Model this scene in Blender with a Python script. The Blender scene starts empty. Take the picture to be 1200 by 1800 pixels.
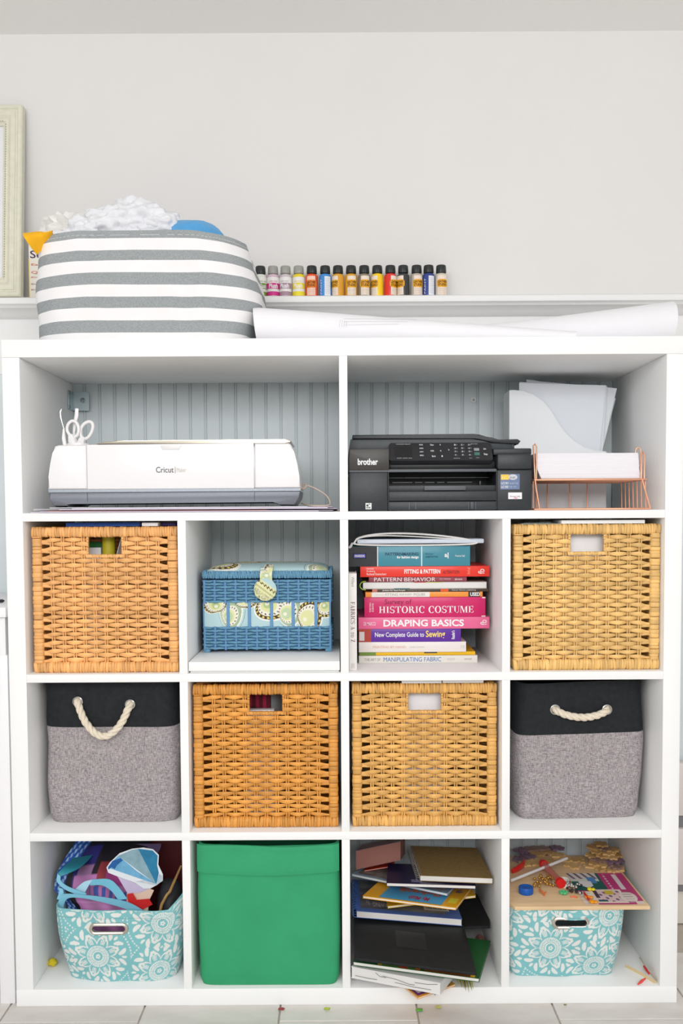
import bpy, bmesh, math, random
import numpy as np
from mathutils import Vector, Matrix, noise
random.seed(7)
RNG = np.random.default_rng(11)
PI = math.pi
SC = bpy.context.scene
COL = SC.collection

# ------------------------------------------------------------------ camera, light, exposure
FPX, SHIFT = 1602.13, 87.36                      # focal length and lens shift in pixels of the 1200x1800 frame
CAM = Vector((-0.0059, -1.9808, 1.0826))
PITCH, ROLL = -0.0478, -0.0057
_F = Vector((0, math.cos(PITCH), math.sin(PITCH)))
_U = Vector((0, -math.sin(PITCH), math.cos(PITCH)))
_X = Vector((1, 0, 0))
_R = _X * math.cos(ROLL) + _U * math.sin(ROLL)
_UP = _U * math.cos(ROLL) - _X * math.sin(ROLL)
cd = bpy.data.cameras.new('camera'); cam = bpy.data.objects.new('camera', cd); COL.objects.link(cam)
cd.sensor_fit = 'VERTICAL'; cd.sensor_height = 36.0; cd.lens = FPX * 36.0 / 1800.0
cd.shift_y = SHIFT / 1800.0; cd.clip_start = 0.05
m = Matrix.Identity(4)
for i in range(3):
    m[i][0] = _R[i]; m[i][1] = _UP[i]; m[i][2] = -_F[i]; m[i][3] = CAM[i]
cam.matrix_world = m
SC.camera = cam

world = bpy.data.worlds.new('world'); SC.world = world; world.use_nodes = True
wb = world.node_tree.nodes['Background']; wb.inputs[0].default_value = (0.97, 0.985, 1.0, 1); wb.inputs[1].default_value = 0.66

def area(name, loc, aim, size, power, color):
    l = bpy.data.lights.new(name, 'AREA'); l.shape = 'RECTANGLE'; l.size, l.size_y = size; l.energy = power; l.color = color
    o = bpy.data.objects.new(name, l); COL.objects.link(o); o.location = loc
    o.rotation_euler = (Vector(aim) - Vector(loc)).to_track_quat('-Z', 'Y').to_euler(); return o
area('window_light', (-0.15, -3.7, 1.95), (0, 0.2, 1.2), (3.2, 0.85), 86, (1.0, 0.998, 1.0))
area('floor_fill_light', (0.4, -2.3, 2.23), (0.2, -1.3, 0.0), (1.4, 1.2), 9, (1.0, 0.99, 0.97))  # added unseen fill light, brightens the floor and the bounce under the shelves
SC.view_settings.view_transform = 'Standard'; SC.view_settings.look = 'None'
SC.view_settings.gamma = 1.0; SC.view_settings.use_curve_mapping = False
SC.view_settings.exposure = -0.2

def at(px, py, Y):
    """the point on the plane y = Y that the photograph shows at pixel (px, py)"""
    d = _F + _R * ((px - 600) / FPX) - _UP * ((py - 900 - SHIFT) / FPX)
    return CAM + d * ((Y - CAM.y) / d.y)
def X(px, Y, py=1000): return at(px, py, Y).x
def Z(py, Y, px=600): return at(px, py, Y).z
def atz(px, py, z):
    d = _F + _R * ((px - 600) / FPX) - _UP * ((py - 900 - SHIFT) / FPX)
    return CAM + d * ((z - CAM.z) / d.z)

# ------------------------------------------------------------------ materials
def lin(c):
    c = [v / 255 for v in c[:3]]
    return tuple(v / 12.92 if v <= 0.04045 else ((v + 0.055) / 1.055) ** 2.4 for v in c)
_MATS = {}
def M(col, rough=0.55, metal=0.0, var=0.0, vscale=40.0, bump=0.0, bscale=200.0, stretch=(1, 1, 1), island=0.0, objrand=0.0,
      coat=0.0, trans=0.0, alpha=1.0, sss=0.0, spec=0.4, name=None, sheen=0.0, col2=None):
    key = (tuple(col), rough, metal, var, vscale, bump, bscale, stretch, island, objrand, coat, trans, alpha, sss, spec, sheen, col2)
    if key in _MATS: return _MATS[key]
    mt = bpy.data.materials.new(name or 'paint_%d_%d_%d' % tuple(int(v) for v in col[:3])); mt.use_nodes = True
    nt = mt.node_tree; N = nt.nodes; L = nt.links; b = N['Principled BSDF']
    base = lin(col)
    b.inputs['Roughness'].default_value = rough; b.inputs['Metallic'].default_value = metal
    b.inputs['Specular IOR Level'].default_value = spec
    if coat: b.inputs['Coat Weight'].default_value = coat; b.inputs['Coat Roughness'].default_value = 0.12
    if trans: b.inputs['Transmission Weight'].default_value = trans
    if alpha < 1: b.inputs['Alpha'].default_value = alpha
    if sheen: b.inputs['Sheen Weight'].default_value = sheen
    tc = N.new('ShaderNodeTexCoord'); mp = N.new('ShaderNodeMapping'); mp.inputs['Scale'].default_value = stretch
    L.new(tc.outputs['Object'], mp.inputs['Vector'])
    rgb = N.new('ShaderNodeRGB'); rgb.outputs[0].default_value = (*base, 1); out = rgb.outputs[0]
    if var or col2:
        nz = N.new('ShaderNodeTexNoise'); nz.inputs['Scale'].default_value = vscale; nz.inputs['Detail'].default_value = 5
        L.new(mp.outputs[0], nz.inputs['Vector'])
        mr = N.new('ShaderNodeMapRange'); mr.inputs['From Min'].default_value = 0.3; mr.inputs['From Max'].default_value = 0.7
        L.new(nz.outputs['Fac'], mr.inputs['Value'])
        if col2:
            mx = N.new('ShaderNodeMix'); mx.data_type = 'RGBA'; L.new(mr.outputs[0], mx.inputs['Factor'])
            L.new(out, mx.inputs['A']); mx.inputs['B'].default_value = (*lin(col2), 1); out = mx.outputs['Result']
        else:
            mr.inputs['To Min'].default_value = 1 - var; mr.inputs['To Max'].default_value = 1 + var
            mx = N.new('ShaderNodeVectorMath'); mx.operation = 'SCALE'; L.new(out, mx.inputs[0]); L.new(mr.outputs[0], mx.inputs['Scale']); out = mx.outputs[0]
    for amt, src in ((island, 'g'), (objrand, 'o')):
        if amt:
            if src == 'g': g = N.new('ShaderNodeNewGeometry'); s = g.outputs['Random Per Island']
            else: g = N.new('ShaderNodeObjectInfo'); s = g.outputs['Random']
            mr = N.new('ShaderNodeMapRange'); mr.inputs['To Min'].default_value = 1 - amt; mr.inputs['To Max'].default_value = 1 + amt * 0.6
            L.new(s, mr.inputs['Value'])
            mx = N.new('ShaderNodeVectorMath'); mx.operation = 'SCALE'; L.new(out, mx.inputs[0]); L.new(mr.outputs[0], mx.inputs['Scale']); out = mx.outputs[0]
    L.new(out, b.inputs['Base Color'])
    if bump:
        nz = N.new('ShaderNodeTexNoise'); nz.inputs['Scale'].default_value = bscale; nz.inputs['Detail'].default_value = 3
        L.new(mp.outputs[0], nz.inputs['Vector'])
        bp = N.new('ShaderNodeBump'); bp.inputs['Strength'].default_value = bump; bp.inputs['Distance'].default_value = 0.002
        L.new(nz.outputs['Fac'], bp.inputs['Height']); L.new(bp.outputs[0], b.inputs['Normal'])
    _MATS[key] = mt
    return mt
def M_print(name, rough=0.6, coat=0.0, bump=0.0, bscale=600):
    """flat print: the colour is stored on the surface as a colour attribute"""
    if name in _MATS: return _MATS[name]
    mt = bpy.data.materials.new(name); mt.use_nodes = True; nt = mt.node_tree; N = nt.nodes; L = nt.links; b = N['Principled BSDF']
    a = N.new('ShaderNodeAttribute'); a.attribute_name = 'Col'; L.new(a.outputs['Color'], b.inputs['Base Color'])
    b.inputs['Roughness'].default_value = rough; b.inputs['Coat Weight'].default_value = coat; b.inputs['Specular IOR Level'].default_value = 0.35
    if bump:
        tc = N.new('ShaderNodeTexCoord'); nz = N.new('ShaderNodeTexNoise'); nz.inputs['Scale'].default_value = bscale
        L.new(tc.outputs['Object'], nz.inputs['Vector'])
        bp = N.new('ShaderNodeBump'); bp.inputs['Strength'].default_value = bump; bp.inputs['Distance'].default_value = 0.001
        L.new(nz.outputs['Fac'], bp.inputs['Height']); L.new(bp.outputs[0], b.inputs['Normal'])
    _MATS[name] = mt; return mt
def M_linen(name, c1, c2, scale=1.0, bump=0.5):
    """two crossed sets of streaky threads"""
    if name in _MATS: return _MATS[name]
    mt = bpy.data.materials.new(name); mt.use_nodes = True; nt = mt.node_tree; N = nt.nodes; L = nt.links; b = N['Principled BSDF']
    b.inputs['Roughness'].default_value = 0.9; b.inputs['Specular IOR Level'].default_value = 0.15
    tc = N.new('ShaderNodeTexCoord'); facs = []
    for st in ((120, 120, 900), (900, 900, 120)):
        mp = N.new('ShaderNodeMapping'); mp.inputs['Scale'].default_value = [s * scale for s in st]; L.new(tc.outputs['Object'], mp.inputs['Vector'])
        nz = N.new('ShaderNodeTexNoise'); nz.inputs['Scale'].default_value = 1.0; nz.inputs['Detail'].default_value = 2; L.new(mp.outputs[0], nz.inputs['Vector']); facs.append(nz.outputs['Fac'])
    ad = N.new('ShaderNodeMath'); ad.operation = 'ADD'; L.new(facs[0], ad.inputs[0]); L.new(facs[1], ad.inputs[1])
    mr = N.new('ShaderNodeMapRange'); mr.inputs['From Min'].default_value = 0.75; mr.inputs['From Max'].default_value = 1.25; L.new(ad.outputs[0], mr.inputs['Value'])
    mx = N.new('ShaderNodeMix'); mx.data_type = 'RGBA'; mx.inputs['A'].default_value = (*lin(c1), 1); mx.inputs['B'].default_value = (*lin(c2), 1)
    L.new(mr.outputs[0], mx.inputs['Factor']); L.new(mx.outputs['Result'], b.inputs['Base Color'])
    bp = N.new('ShaderNodeBump'); bp.inputs['Strength'].default_value = bump; bp.inputs['Distance'].default_value = 0.001
    L.new(ad.outputs[0], bp.inputs['Height']); L.new(bp.outputs[0], b.inputs['Normal'])
    _MATS[name] = mt; return mt

# ------------------------------------------------------------------ mesh building
class MB:
    def __init__(s): s.bm = bmesh.new(); s.mi = 0
    def face(s, vs):
        try: f = s.bm.faces.new(vs); f.material_index = s.mi; return f
        except ValueError: return None
    def box(s, x0, x1, y0, y1, z0, z1, bev=0.0, seg=2, mat=None):
        vs = [s.bm.verts.new(p) for p in ((x0,y0,z0),(x1,y0,z0),(x1,y1,z0),(x0,y1,z0),(x0,y0,z1),(x1,y0,z1),(x1,y1,z1),(x0,y1,z1))]
        if mat is not None:
            for v in vs: v.co = mat @ v.co
        fs = [s.face([vs[i] for i in q]) for q in ((3,2,1,0),(4,5,6,7),(0,1,5,4),(1,2,6,5),(2,3,7,6),(3,0,4,7))]
        if bev > 0:
            es = list({e for f in fs for e in f.edges})
            bmesh.ops.bevel(s.bm, geom=es, offset=bev, segments=seg, profile=0.5, affect='EDGES')
        return s
    def prism(s, poly, a, b, plane='xz', bev=0.0, seg=2):
        def P(u, v, w):
            return (u, w, v) if plane == 'xz' else ((u, v, w) if plane == 'xy' else (w, u, v))
        A = [s.bm.verts.new(P(u, v, a)) for u, v in poly]; B = [s.bm.verts.new(P(u, v, b)) for u, v in poly]
        fs = [s.face(A), s.face(B[::-1])]; n = len(poly)
        for i in range(n): fs.append(s.face([A[i], B[i], B[(i+1) % n], A[(i+1) % n]]))
        fs = [f for f in fs if f]
        if bev > 0:
            es = [e for e in {e for f in fs[:2] for e in f.edges}]
            bmesh.ops.bevel(s.bm, geom=es, offset=bev, segments=seg, profile=0.5, affect='EDGES')
        return s
    def tube(s, pts, r, n=8, closed=False, flat=1.0, up=None, cap=True):
        pts = [Vector(p) for p in pts]; k = len(pts); rs = r if hasattr(r, '__len__') else [r] * k
        rings = []; prev = None
        for i, p in enumerate(pts):
            if closed: t = pts[(i+1) % k] - pts[i-1]
            else: t = pts[min(i+1, k-1)] - pts[max(i-1, 0)]
            t.normalize()
            if prev is None:
                ref = Vector(up) if up else (Vector((0,0,1)) if abs(t.z) < 0.9 else Vector((1,0,0)))
                a = ref - t * ref.dot(t)
            else: a = prev - t * prev.dot(t)
            a.normalize(); prev = a; b = t.cross(a)
            rings.append([s.bm.verts.new(p + a * (rs[i] * math.cos(2*PI*j/n)) + b * (rs[i] * flat * math.sin(2*PI*j/n))) for j in range(n)])
        rng = range(k) if closed else range(k - 1)
        for i in rng:
            A, B = rings[i], rings[(i+1) % k]
            for j in range(n): s.face([A[j], A[(j+1) % n], B[(j+1) % n], B[j]])
        if cap and not closed: s.face(rings[0][::-1]); s.face(rings[-1])
        return s
    def lathe(s, c, prof, n=24, axis='z', a0=0.0, a1=2*PI):
        c = Vector(c); full = abs(a1 - a0 - 2*PI) < 1e-6; k = n if full else n + 1; rings = []
        for r, h in prof:
            ring = []
            for j in range(k):
                a = a0 + (a1 - a0) * j / n; x, y = r * math.cos(a), r * math.sin(a)
                p = (x, y, h) if axis == 'z' else ((x, h, y) if axis == 'y' else (h, x, y))
                ring.append(s.bm.verts.new(c + Vector(p)))
            rings.append(ring)
        for A, B in zip(rings, rings[1:]):
            for j in range(n):
                q = [A[j], A[(j+1) % k], B[(j+1) % k], B[j]]; s.face(q)
        if full:
            if prof[0][0] > 1e-5: s.face(rings[0][::-1])
            if prof[-1][0] > 1e-5: s.face(rings[-1])
        return s
    def grid(s, fn, nu, nv, closed=False, rows=None):
        k = nu if closed else nu + 1
        V = [[s.bm.verts.new(fn(i / nu, j / nv)) for i in range(k)] for j in range(nv + 1)]
        for j in range(nv):
            if rows is not None: s.mi = rows[j]
            for i in range(nu): s.face([V[j][i], V[j][(i+1) % k], V[j+1][(i+1) % k], V[j+1][i]])
        return s
    def ball(s, c, r, sub=2, sc=(1, 1, 1), wob=0.0, freq=8.0):
        res = bmesh.ops.create_icosphere(s.bm, subdivisions=sub, radius=1.0); c = Vector(c)
        for v in res['verts']:
            d = v.co.normalized(); q = r
            if wob: q *= 1 + wob * noise.turbulence(d * freq * 0.25 + c * 11, 3, False)
            v.co = c + Vector((d.x * q * sc[0], d.y * q * sc[1], d.z * q * sc[2]))
        return s
    def xform(s, mt):
        bmesh.ops.transform(s.bm, matrix=mt, verts=s.bm.verts); return s
    def solidify(s, t):
        bmesh.ops.recalc_face_normals(s.bm, faces=s.bm.faces)
        bmesh.ops.solidify(s.bm, geom=s.bm.faces[:], thickness=t); return s

def wpos(o):
    v = Vector((0, 0, 0))
    while o: v += Vector(o.location); o = o.parent
    return v
def base_of(pts):
    a = np.array([tuple(p) for p in pts]); lo, hi = a.min(0), a.max(0)
    return Vector(((lo[0] + hi[0]) / 2, (lo[1] + hi[1]) / 2, lo[2]))
def finish(name, me, mat, parent, smooth):
    for mt in (mat if isinstance(mat, (list, tuple)) else [mat]): me.materials.append(mt)
    if smooth:
        me.polygons.foreach_set('use_smooth', [True] * len(me.polygons)); me.set_sharp_from_angle(angle=smooth)
    o = bpy.data.objects.new(name, me); COL.objects.link(o)
    if parent: o.parent = parent
    return o
def obj(name, mb, mat, parent=None, smooth=0.7, recalc=True):
    bm = mb.bm
    if recalc: bmesh.ops.recalc_face_normals(bm, faces=bm.faces)
    org = wpos(parent) if parent else base_of([v.co for v in bm.verts])
    for v in bm.verts: v.co -= org
    me = bpy.data.meshes.new(name); bm.to_mesh(me); bm.free()
    o = finish(name, me, mat, parent, smooth)
    if not parent: o.location = org
    return o
def tag(o, label=None, cat=None, group=None, kind=None):
    for k, v in (('label', label), ('category', cat), ('group', group), ('kind', kind)):
        if v: o[k] = v
    return o
def thing(name, loc, label, cat, group=None, kind=None):
    o = bpy.data.objects.new(name, None); COL.objects.link(o); o.location = loc; o.empty_display_size = 0.05
    return tag(o, label, cat, group, kind)
def B(*a, **k): return MB().box(*a, **k)
def npgrid(name, P, C, mat, parent=None, keep=None, closed=False, smooth=0.9):
    """a surface from arrays: P (nv, nu, 3) points, C (nv, nu, 3) sRGB 0..255 print colours, keep (nv-1, nu-1) mask"""
    nv, nu = P.shape[:2]
    org = np.array(wpos(parent)) if parent else np.array(base_of(P.reshape(-1, 3)))
    idx = np.arange(nv * nu).reshape(nv, nu)
    if closed: idx = np.concatenate([idx, idx[:, :1]], 1)
    q = np.stack([idx[:-1, :-1], idx[:-1, 1:], idx[1:, 1:], idx[1:, :-1]], -1)
    q = q[keep] if keep is not None else q.reshape(-1, 4)
    me = bpy.data.meshes.new(name)
    me.from_pydata((P.reshape(-1, 3) - org).tolist(), [], q.tolist())
    if C is not None:
        c = np.clip(C.reshape(-1, 3) / 255.0, 0, 1); l = np.where(c <= 0.04045, c / 12.92, ((c + 0.055) / 1.055) ** 2.4)
        at_ = me.attributes.new('Col', 'FLOAT_COLOR', 'POINT')
        at_.data.foreach_set('color', np.concatenate([l, np.ones((len(l), 1))], 1).ravel().astype(np.float32))
    o = finish(name, me, mat, parent, smooth)
    if not parent: o.location = Vector(org)
    return o

# ------------------------------------------------------------------ lettering
_TXT = {}
def text_polys(s, bold=0.0):
    key = (s, bold)
    if key not in _TXT:
        c = bpy.data.curves.new('lettering', 'FONT'); c.body = s; c.offset = bold; c.resolution_u = 3
        o = bpy.data.objects.new('lettering', c); me = bpy.data.meshes.new_from_object(o)
        v = np.array([tuple(q.co) for q in me.vertices]); f = [tuple(p.vertices) for p in me.polygons]
        bpy.data.objects.remove(o); bpy.data.curves.remove(c); bpy.data.meshes.remove(me)
        _TXT[key] = (v, f)
    return _TXT[key]
def place_text(name, polys, fn, mat, parent, box=(0, 0, 1, 1), rot=0):
    """scale flat lettering into box (u0, v0, u1, v1), v upwards, and put it on a surface with fn(u, v)"""
    v, f = polys; v = v[:, :2].copy()
    if rot == 180: v = -v
    elif rot == -90: v = np.stack([v[:, 1], -v[:, 0]], 1)
    elif rot == 90: v = np.stack([-v[:, 1], v[:, 0]], 1)
    lo, hi = v.min(0), v.max(0); v = (v - lo) / np.maximum(hi - lo, 1e-6)
    u0, v0, u1, v1 = box
    org = wpos(parent)
    me = bpy.data.meshes.new(name)
    me.from_pydata([tuple(Vector(fn(u0 + a * (u1 - u0), v0 + b * (v1 - v0))) - org) for a, b in v], [], f)
    return finish(name, me, mat, parent, 0)
def text_px(s, x0, y0, x1, y1, Y, mat, parent, bold=0.0, rot=0, name='lettering', polys=None):
    """lettering on a front face at depth Y filling the pixel box"""
    a, b = at(x0, y1, Y), at(x1, y0, Y)
    return place_text(name, polys or text_polys(s, bold), lambda u, v: (u, Y, v), mat, parent, (a.x, a.z, b.x, b.z), rot)

def _ring(cx, cy, rx, ry, ix, iy, a0=0, a1=360, n=28):
    v = []; f = []
    for i in range(n + 1):
        a = math.radians(a0 + (a1 - a0) * i / n); v += [(cx + rx*math.cos(a), cy + ry*math.sin(a)), (cx + ix*math.cos(a), cy + iy*math.sin(a))]
    for i in range(n): f.append((2*i, 2*i+1, 2*i+3, 2*i+2))
    return v, f
def _q(*p): return list(p), [tuple(range(len(p)))]
def _r(x0, y0, x1, y1): return _q((x0, y0), (x1, y0), (x1, y1), (x0, y1))
_T, _t, _s = 0.17, 0.055, 0.05
def _stem(x): return [_r(x, 0, x + _T, 1), _r(x - 0.08, 0, x + _T + 0.08, _s), _r(x - 0.08, 1 - _s, x + _T + 0.08, 1)]
def serif_letter(c):
    S = _stem
    if c == 'H': return S(.08) + S(.6) + [_r(.2, .47, .65, .53)], .93
    if c == 'I': return S(.1), .42
    if c == 'T': return [_r(.3, 0, .3 + _T, 1), _r(.2, 0, .57, _s), _r(0, .94, .77, 1), _q((0, .72), (.05, .72), (.1, .95), (0, .95)), _q((.77, .72), (.72, .72), (.67, .95), (.77, .95))], .8
    if c == 'O': return [_ring(.43, .5, .43, .52, .24, .46)], .9
    if c == 'C': return [_ring(.43, .5, .43, .52, .24, .46, 48, 315), _q((.68, .62), (.73, .62), (.73, .98), (.69, .98), (.6, .86))], .8
    if c == 'R': return S(.08) + [_ring(.3, .74, .34, .26, .17, .2, -90, 90), _r(.2, .94, .32, 1), _r(.2, .46, .32, .52), _q((.35, .5), (.52, .5), (.85, 0), (.62, 0))], .86
    if c == 'E': return S(.08) + [_r(.1, 0, .66, .06), _r(.1, .94, .64, 1), _r(.2, .48, .5, .54), _r(.48, .38, .53, .64), _q((.66, 0), (.7, .28), (.65, .28), (.56, .05)), _q((.64, 1), (.66, .74), (.61, .74), (.54, .95))], .74
    if c == 'M': return [_r(.08, 0, .13, 1), _r(0, 0, .22, _s), _r(0, 1 - _s, .2, 1), _q((.08, 1), (.3, 1), (.58, .14), (.5, 0)), _q((.5, 0), (.56, .02), (.86, 1), (.8, 1)), _r(.8, 0, .97, 1), _r(.72, 0, 1.05, _s), _r(.85, 1 - _s, 1.05, 1)], 1.1
    if c == 'U': return [_r(.08, .3, .25, 1), _r(0, 1 - _s, .33, 1), _r(.64, .3, .69, 1), _r(.56, 1 - _s, .78, 1), _ring(.385, .3, .305, .32, .26, .25, 180, 270), _ring(.385, .3, .305, .32, .135, .25, 180, 270), _ring(.385, .3, .305, .32, .26, .25, 270, 360)], .8
    if c == 'S': return [_ring(.33, .74, .3, .28, .17, .22, 30, 265), _ring(.33, .26, .32, .28, .18, .22, -150, 85), _q((.3, .53), (.2, .62), (.3, .4), (.5, .42)), _r(.58, .68, .62, .98), _r(.0, .02, .04, .32)], .7
    if c == 'F': return S(.08) + [_r(.1, .94, .64, 1), _r(.2, .47, .5, .53), _r(.48, .38, .53, .63), _q((.64, 1), (.66, .74), (.61, .74), (.54, .95))], .68
    if c == 'A': return [_q((.08, 0), (.14, 0), (.46, 1), (.4, 1)), _q((.56, 0), (.76, 0), (.48, 1), (.38, 1)), _r(.22, .3, .6, .35), _r(0, 0, .24, _s), _r(.48, 0, .84, _s)], .86
    if c == 'B': return S(.08) + [_ring(.3, .75, .3, .25, .15, .2, -90, 90), _ring(.3, .26, .36, .26, .2, .2, -90, 90), _r(.2, .94, .32, 1), _r(.2, .49, .32, .54), _r(.2, 0, .32, .06)], .74
    if c == 'Z': return [_r(.04, .94, .64, 1), _r(.02, 0, .68, .06), _q((.02, .05), (.2, .05), (.64, .95), (.46, .95)), _r(.04, .74, .08, 1), _r(.64, 0, .68, .28)], .76
    return [], .4
def serif_polys(s):
    V = []; Fc = []; x = 0
    for c in s:
        small = c.islower(); k = 0.72 if small else 1.0
        pieces, w = serif_letter(c.upper())
        for v, f in pieces:
            o = len(V); V += [((x + a * k), b * k, 0) for a, b in v]; Fc += [tuple(i + o for i in q) for q in f]
        x += w * k + 0.06
    return np.array(V), Fc

# ------------------------------------------------------------------ the room
WY = 0.402                                           # face of the beadboard wall behind the shelf unit
white_wall = M((227, 225, 223), 0.9, var=0.015, vscale=3, bump=0.04, bscale=120, name='wall_plaster')
trim_paint = M((238, 238, 237), 0.45, var=0.01, vscale=6, name='trim_paint')
ledge_z = Z(518, 0.33); frieze_z = Z(655, WY); ceil_z = Z(52, WY)
wall = obj('wall_back', B(-3, 3, WY + 0.014, WY + 0.12, 0, ceil_z), white_wall); tag(wall, kind='structure')
# beadboard: one tongue-and-groove plank after another
pw = 0.0392; bead_paint = M((214, 222, 224), 0.5, var=0.03, vscale=9, bump=0.03, bscale=90, name='beadboard_paint')
prof = [(0, 0), (pw - .0085, 0), (pw - .0072, .0028), (pw - .0062, .0028), (pw - .0052, .0004), (pw - .0036, -.0002), (pw - .002, .0004), (pw - .0011, .0028), (pw - .0002, .0028), (pw, .013), (0, .013)]
mb = MB(); mb.prism([(a, b) for a, b in prof], 0, frieze_z - 0.105, plane='xy')
bmesh.ops.recalc_face_normals(mb.bm, faces=mb.bm.faces)
plank_me = bpy.data.meshes.new('beadboard_plank'); mb.bm.to_mesh(plank_me); mb.bm.free(); plank_me.materials.append(bead_paint)
for i in range(-26, 26):
    o = bpy.data.objects.new('beadboard_plank', plank_me); COL.objects.link(o); o.parent = wall
    o.location = Vector((i * pw + X(310.5, WY, 700) % pw, WY, 0.105)) - wpos(wall)
tag(obj('trim_1', B(-2.2, 2.2, WY - 0.004, WY + 0.02, frieze_z, ledge_z - 0.02, bev=0.001), trim_paint), kind='structure')      # frieze board
lp = [(WY + .02, ledge_z), (.338, ledge_z), (.333, ledge_z - .003), (.331, ledge_z - .010), (.333, ledge_z - .017), (.343, ledge_z - .020), (.346, ledge_z - .024), (.362, ledge_z - .027), (.376, ledge_z - .034), (.386, ledge_z - .040), (WY - .002, ledge_z - .042), (WY + .02, ledge_z - .042)]
tag(obj('trim_2', MB().prism(lp, -2.2, 2.2, plane='yz'), trim_paint), kind='structure')                                          # ledge moulding
tag(obj('baseboard_back', MB().prism([(WY + .02, 0), (WY - .006, 0), (WY - .006, .09), (WY - .002, .102), (WY + .004, .105), (WY + .02, .105)], -2.2, 2.2, plane='yz'), M((226, 220, 208), 0.5, name='baseboard_paint')), kind='structure')
tag(obj('ceiling', B(-3, 3, -4.2, WY + .12, ceil_z, ceil_z + .08), M((250, 249, 247), 0.9, var=0.004, vscale=2, name='ceiling_paint')), kind='structure')
# floor: pale stone-look tiles with recessed joints
floor = obj('floor', B(-3, 3, -4.2, WY + .12, -.06, -.0045), M((196, 186, 174), 0.9, var=.05, vscale=60, name='tile_grout')); tag(floor, kind='structure')
tile_mats = [M(c, 0.55, var=.07, vscale=7, bump=.12, bscale=45, stretch=(1, 2.2, 1), name='stone_tile', col2=d) for c, d in (((226, 222, 218), (208, 203, 198)), ((230, 226, 222), (214, 208, 202)), ((222, 218, 213), (206, 200, 195)))]
tw, tl = 0.302, 0.604
tmes = []
for mt in tile_mats:
    b = B(-tw/2 + .0018, tw/2 - .0018, -tl/2 + .0018, tl/2 - .0018, -.02, 0, bev=.0012, seg=1)
    me = bpy.data.meshes.new('floor_tile'); b.bm.to_mesh(me); b.bm.free(); me.materials.append(mt); tmes.append(me)
xoff = atz(491, 1783, 0).x; yj = atz(400, 1796, 0).y
for i in range(-6, 7):
    for j in range(-5, 2):
        y = yj + tl * (j + .5) + (0 if i % 2 else tl / 2)
        if y + tl/2 < -2.6: continue
        if y > WY: continue
        o = bpy.data.objects.new('floor_tile', tmes[(i * 7 + j * 3) % 3]); COL.objects.link(o); o.parent = floor
        o.location = Vector((xoff + tw * (i - .5), y, 0)) - wpos(floor)

# ------------------------------------------------------------------ the cube shelf unit
W, T, H, D, IC, TD = .735, .038, 1.47, .39, .335, .018
lam = M((247, 247, 246), 0.5, var=.008, vscale=5, spec=.2, name='white_laminate')
unit = thing('cube_shelf_unit', (0, D/2, 0), 'white open cube shelf unit standing against the grey beadboard wall', 'shelf unit')
bv = .0012
obj('top_board', B(-W, W, 0, D, H - T, H, bev=bv), lam, unit)
obj('bottom_board', B(-W, W, 0, D, 0, T, bev=bv), lam, unit)
for s in (-1, 1): obj('side_board', B(min(s*W, s*(W-T)), max(s*W, s*(W-T)), .0008, D, T, H - T, bev=bv), lam, unit)
ZT = []; zc = H - T                                 # (floor, ceiling) of each row, from the top
for r in range(4):
    ZT.append((zc - IC, zc)); zc -= IC
    if r < 3:
        obj('shelf_board', B(-W + T, W - T, 0.0004, D, zc - TD, zc, bev=.0008), lam, unit); zc -= TD
XC = [(-W + T + i * (IC + TD), -W + T + i * (IC + TD) + IC) for i in range(4)]
for r in range(4):
    for i in range(1, 4):
        if r == 0 and i != 2: continue
        xd = XC[i][0]
        obj('divider', B(xd - TD, xd, 0.001, D, ZT[r][0], ZT[r][1], bev=.0008), lam, unit)
# metal wall bracket on the left side board
bm_ = M((168, 182, 186), 0.38, metal=0.55, name='galvanised_steel')
br = thing('wall_bracket', (X(142, .375, 705), .375, Z(722, .37, 142)), 'small pale steel wall bracket with a round hole in the upper left corner', 'bracket')
bx0, bx1, bz0, bz1 = XC[0][0], X(157, .385, 705), Z(722, .385, 142), Z(689, .385, 142)
poly = [(bx0 + .004, bz0), (bx1, bz0 + .003), (bx1, bz1 - .002), (bx0 + .004, bz1)]
hc = ((bx0 + bx1) / 2 + .006, (bz0 + bz1) / 2 + .002); n = 24; hr = .0068
mb = MB(); outer = []
for k in range(n):
    a = 2*PI*k/n + PI/4; dx, dz = math.cos(a), math.sin(a)
    tx = min(((bx1 if dx > 0 else bx0 + .003) - hc[0]) / dx if abs(dx) > 1e-6 else 9, ((bz1 if dz > 0 else bz0) - hc[1]) / dz if abs(dz) > 1e-6 else 9)
    outer.append((hc[0] + dx * tx, hc[1] + dz * tx))
for y in (.382, .385):
    pass
vo = [[mb.bm.verts.new((p[0], y, p[1])) for p in outer] for y in (.382, .385)]
vi = [[mb.bm.verts.new((hc[0] + hr*math.cos(2*PI*k/n + PI/4), y, hc[1] + hr*math.sin(2*PI*k/n + PI/4))) for k in range(n)] for y in (.382, .385)]
for k in range(n):
    q = (k + 1) % n
    mb.face([vo[0][k], vo[0][q], vi[0][q], vi[0][k]]); mb.face([vo[1][k], vi[1][k], vi[1][q], vo[1][q]])
    mb.face([vo[0][k], vo[1][k], vo[1][q], vo[0][q]]); mb.face([vi[0][k], vi[0][q], vi[1][q], vi[1][k]])
obj('plate', mb, bm_, br, smooth=0.5)
obj('side_flange', B(bx0 + .0003, bx0 + .003, .345, .385, bz0, bz1, bev=.001), bm_, br)
for zz in (bz0 + .006, bz1 - .006): obj('screw', MB().lathe((bx0 + .003, .352, zz), [(.004, 0), (.0035, .002), (.0001, .0026)], 12, 'x'), M((120, 130, 134), .35, metal=.8), br)
w = at(832, 703, WY - .003)
sw = thing('wall_screw', w, 'white screw and washer driven into the beadboard above the printer', 'screw')
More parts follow.
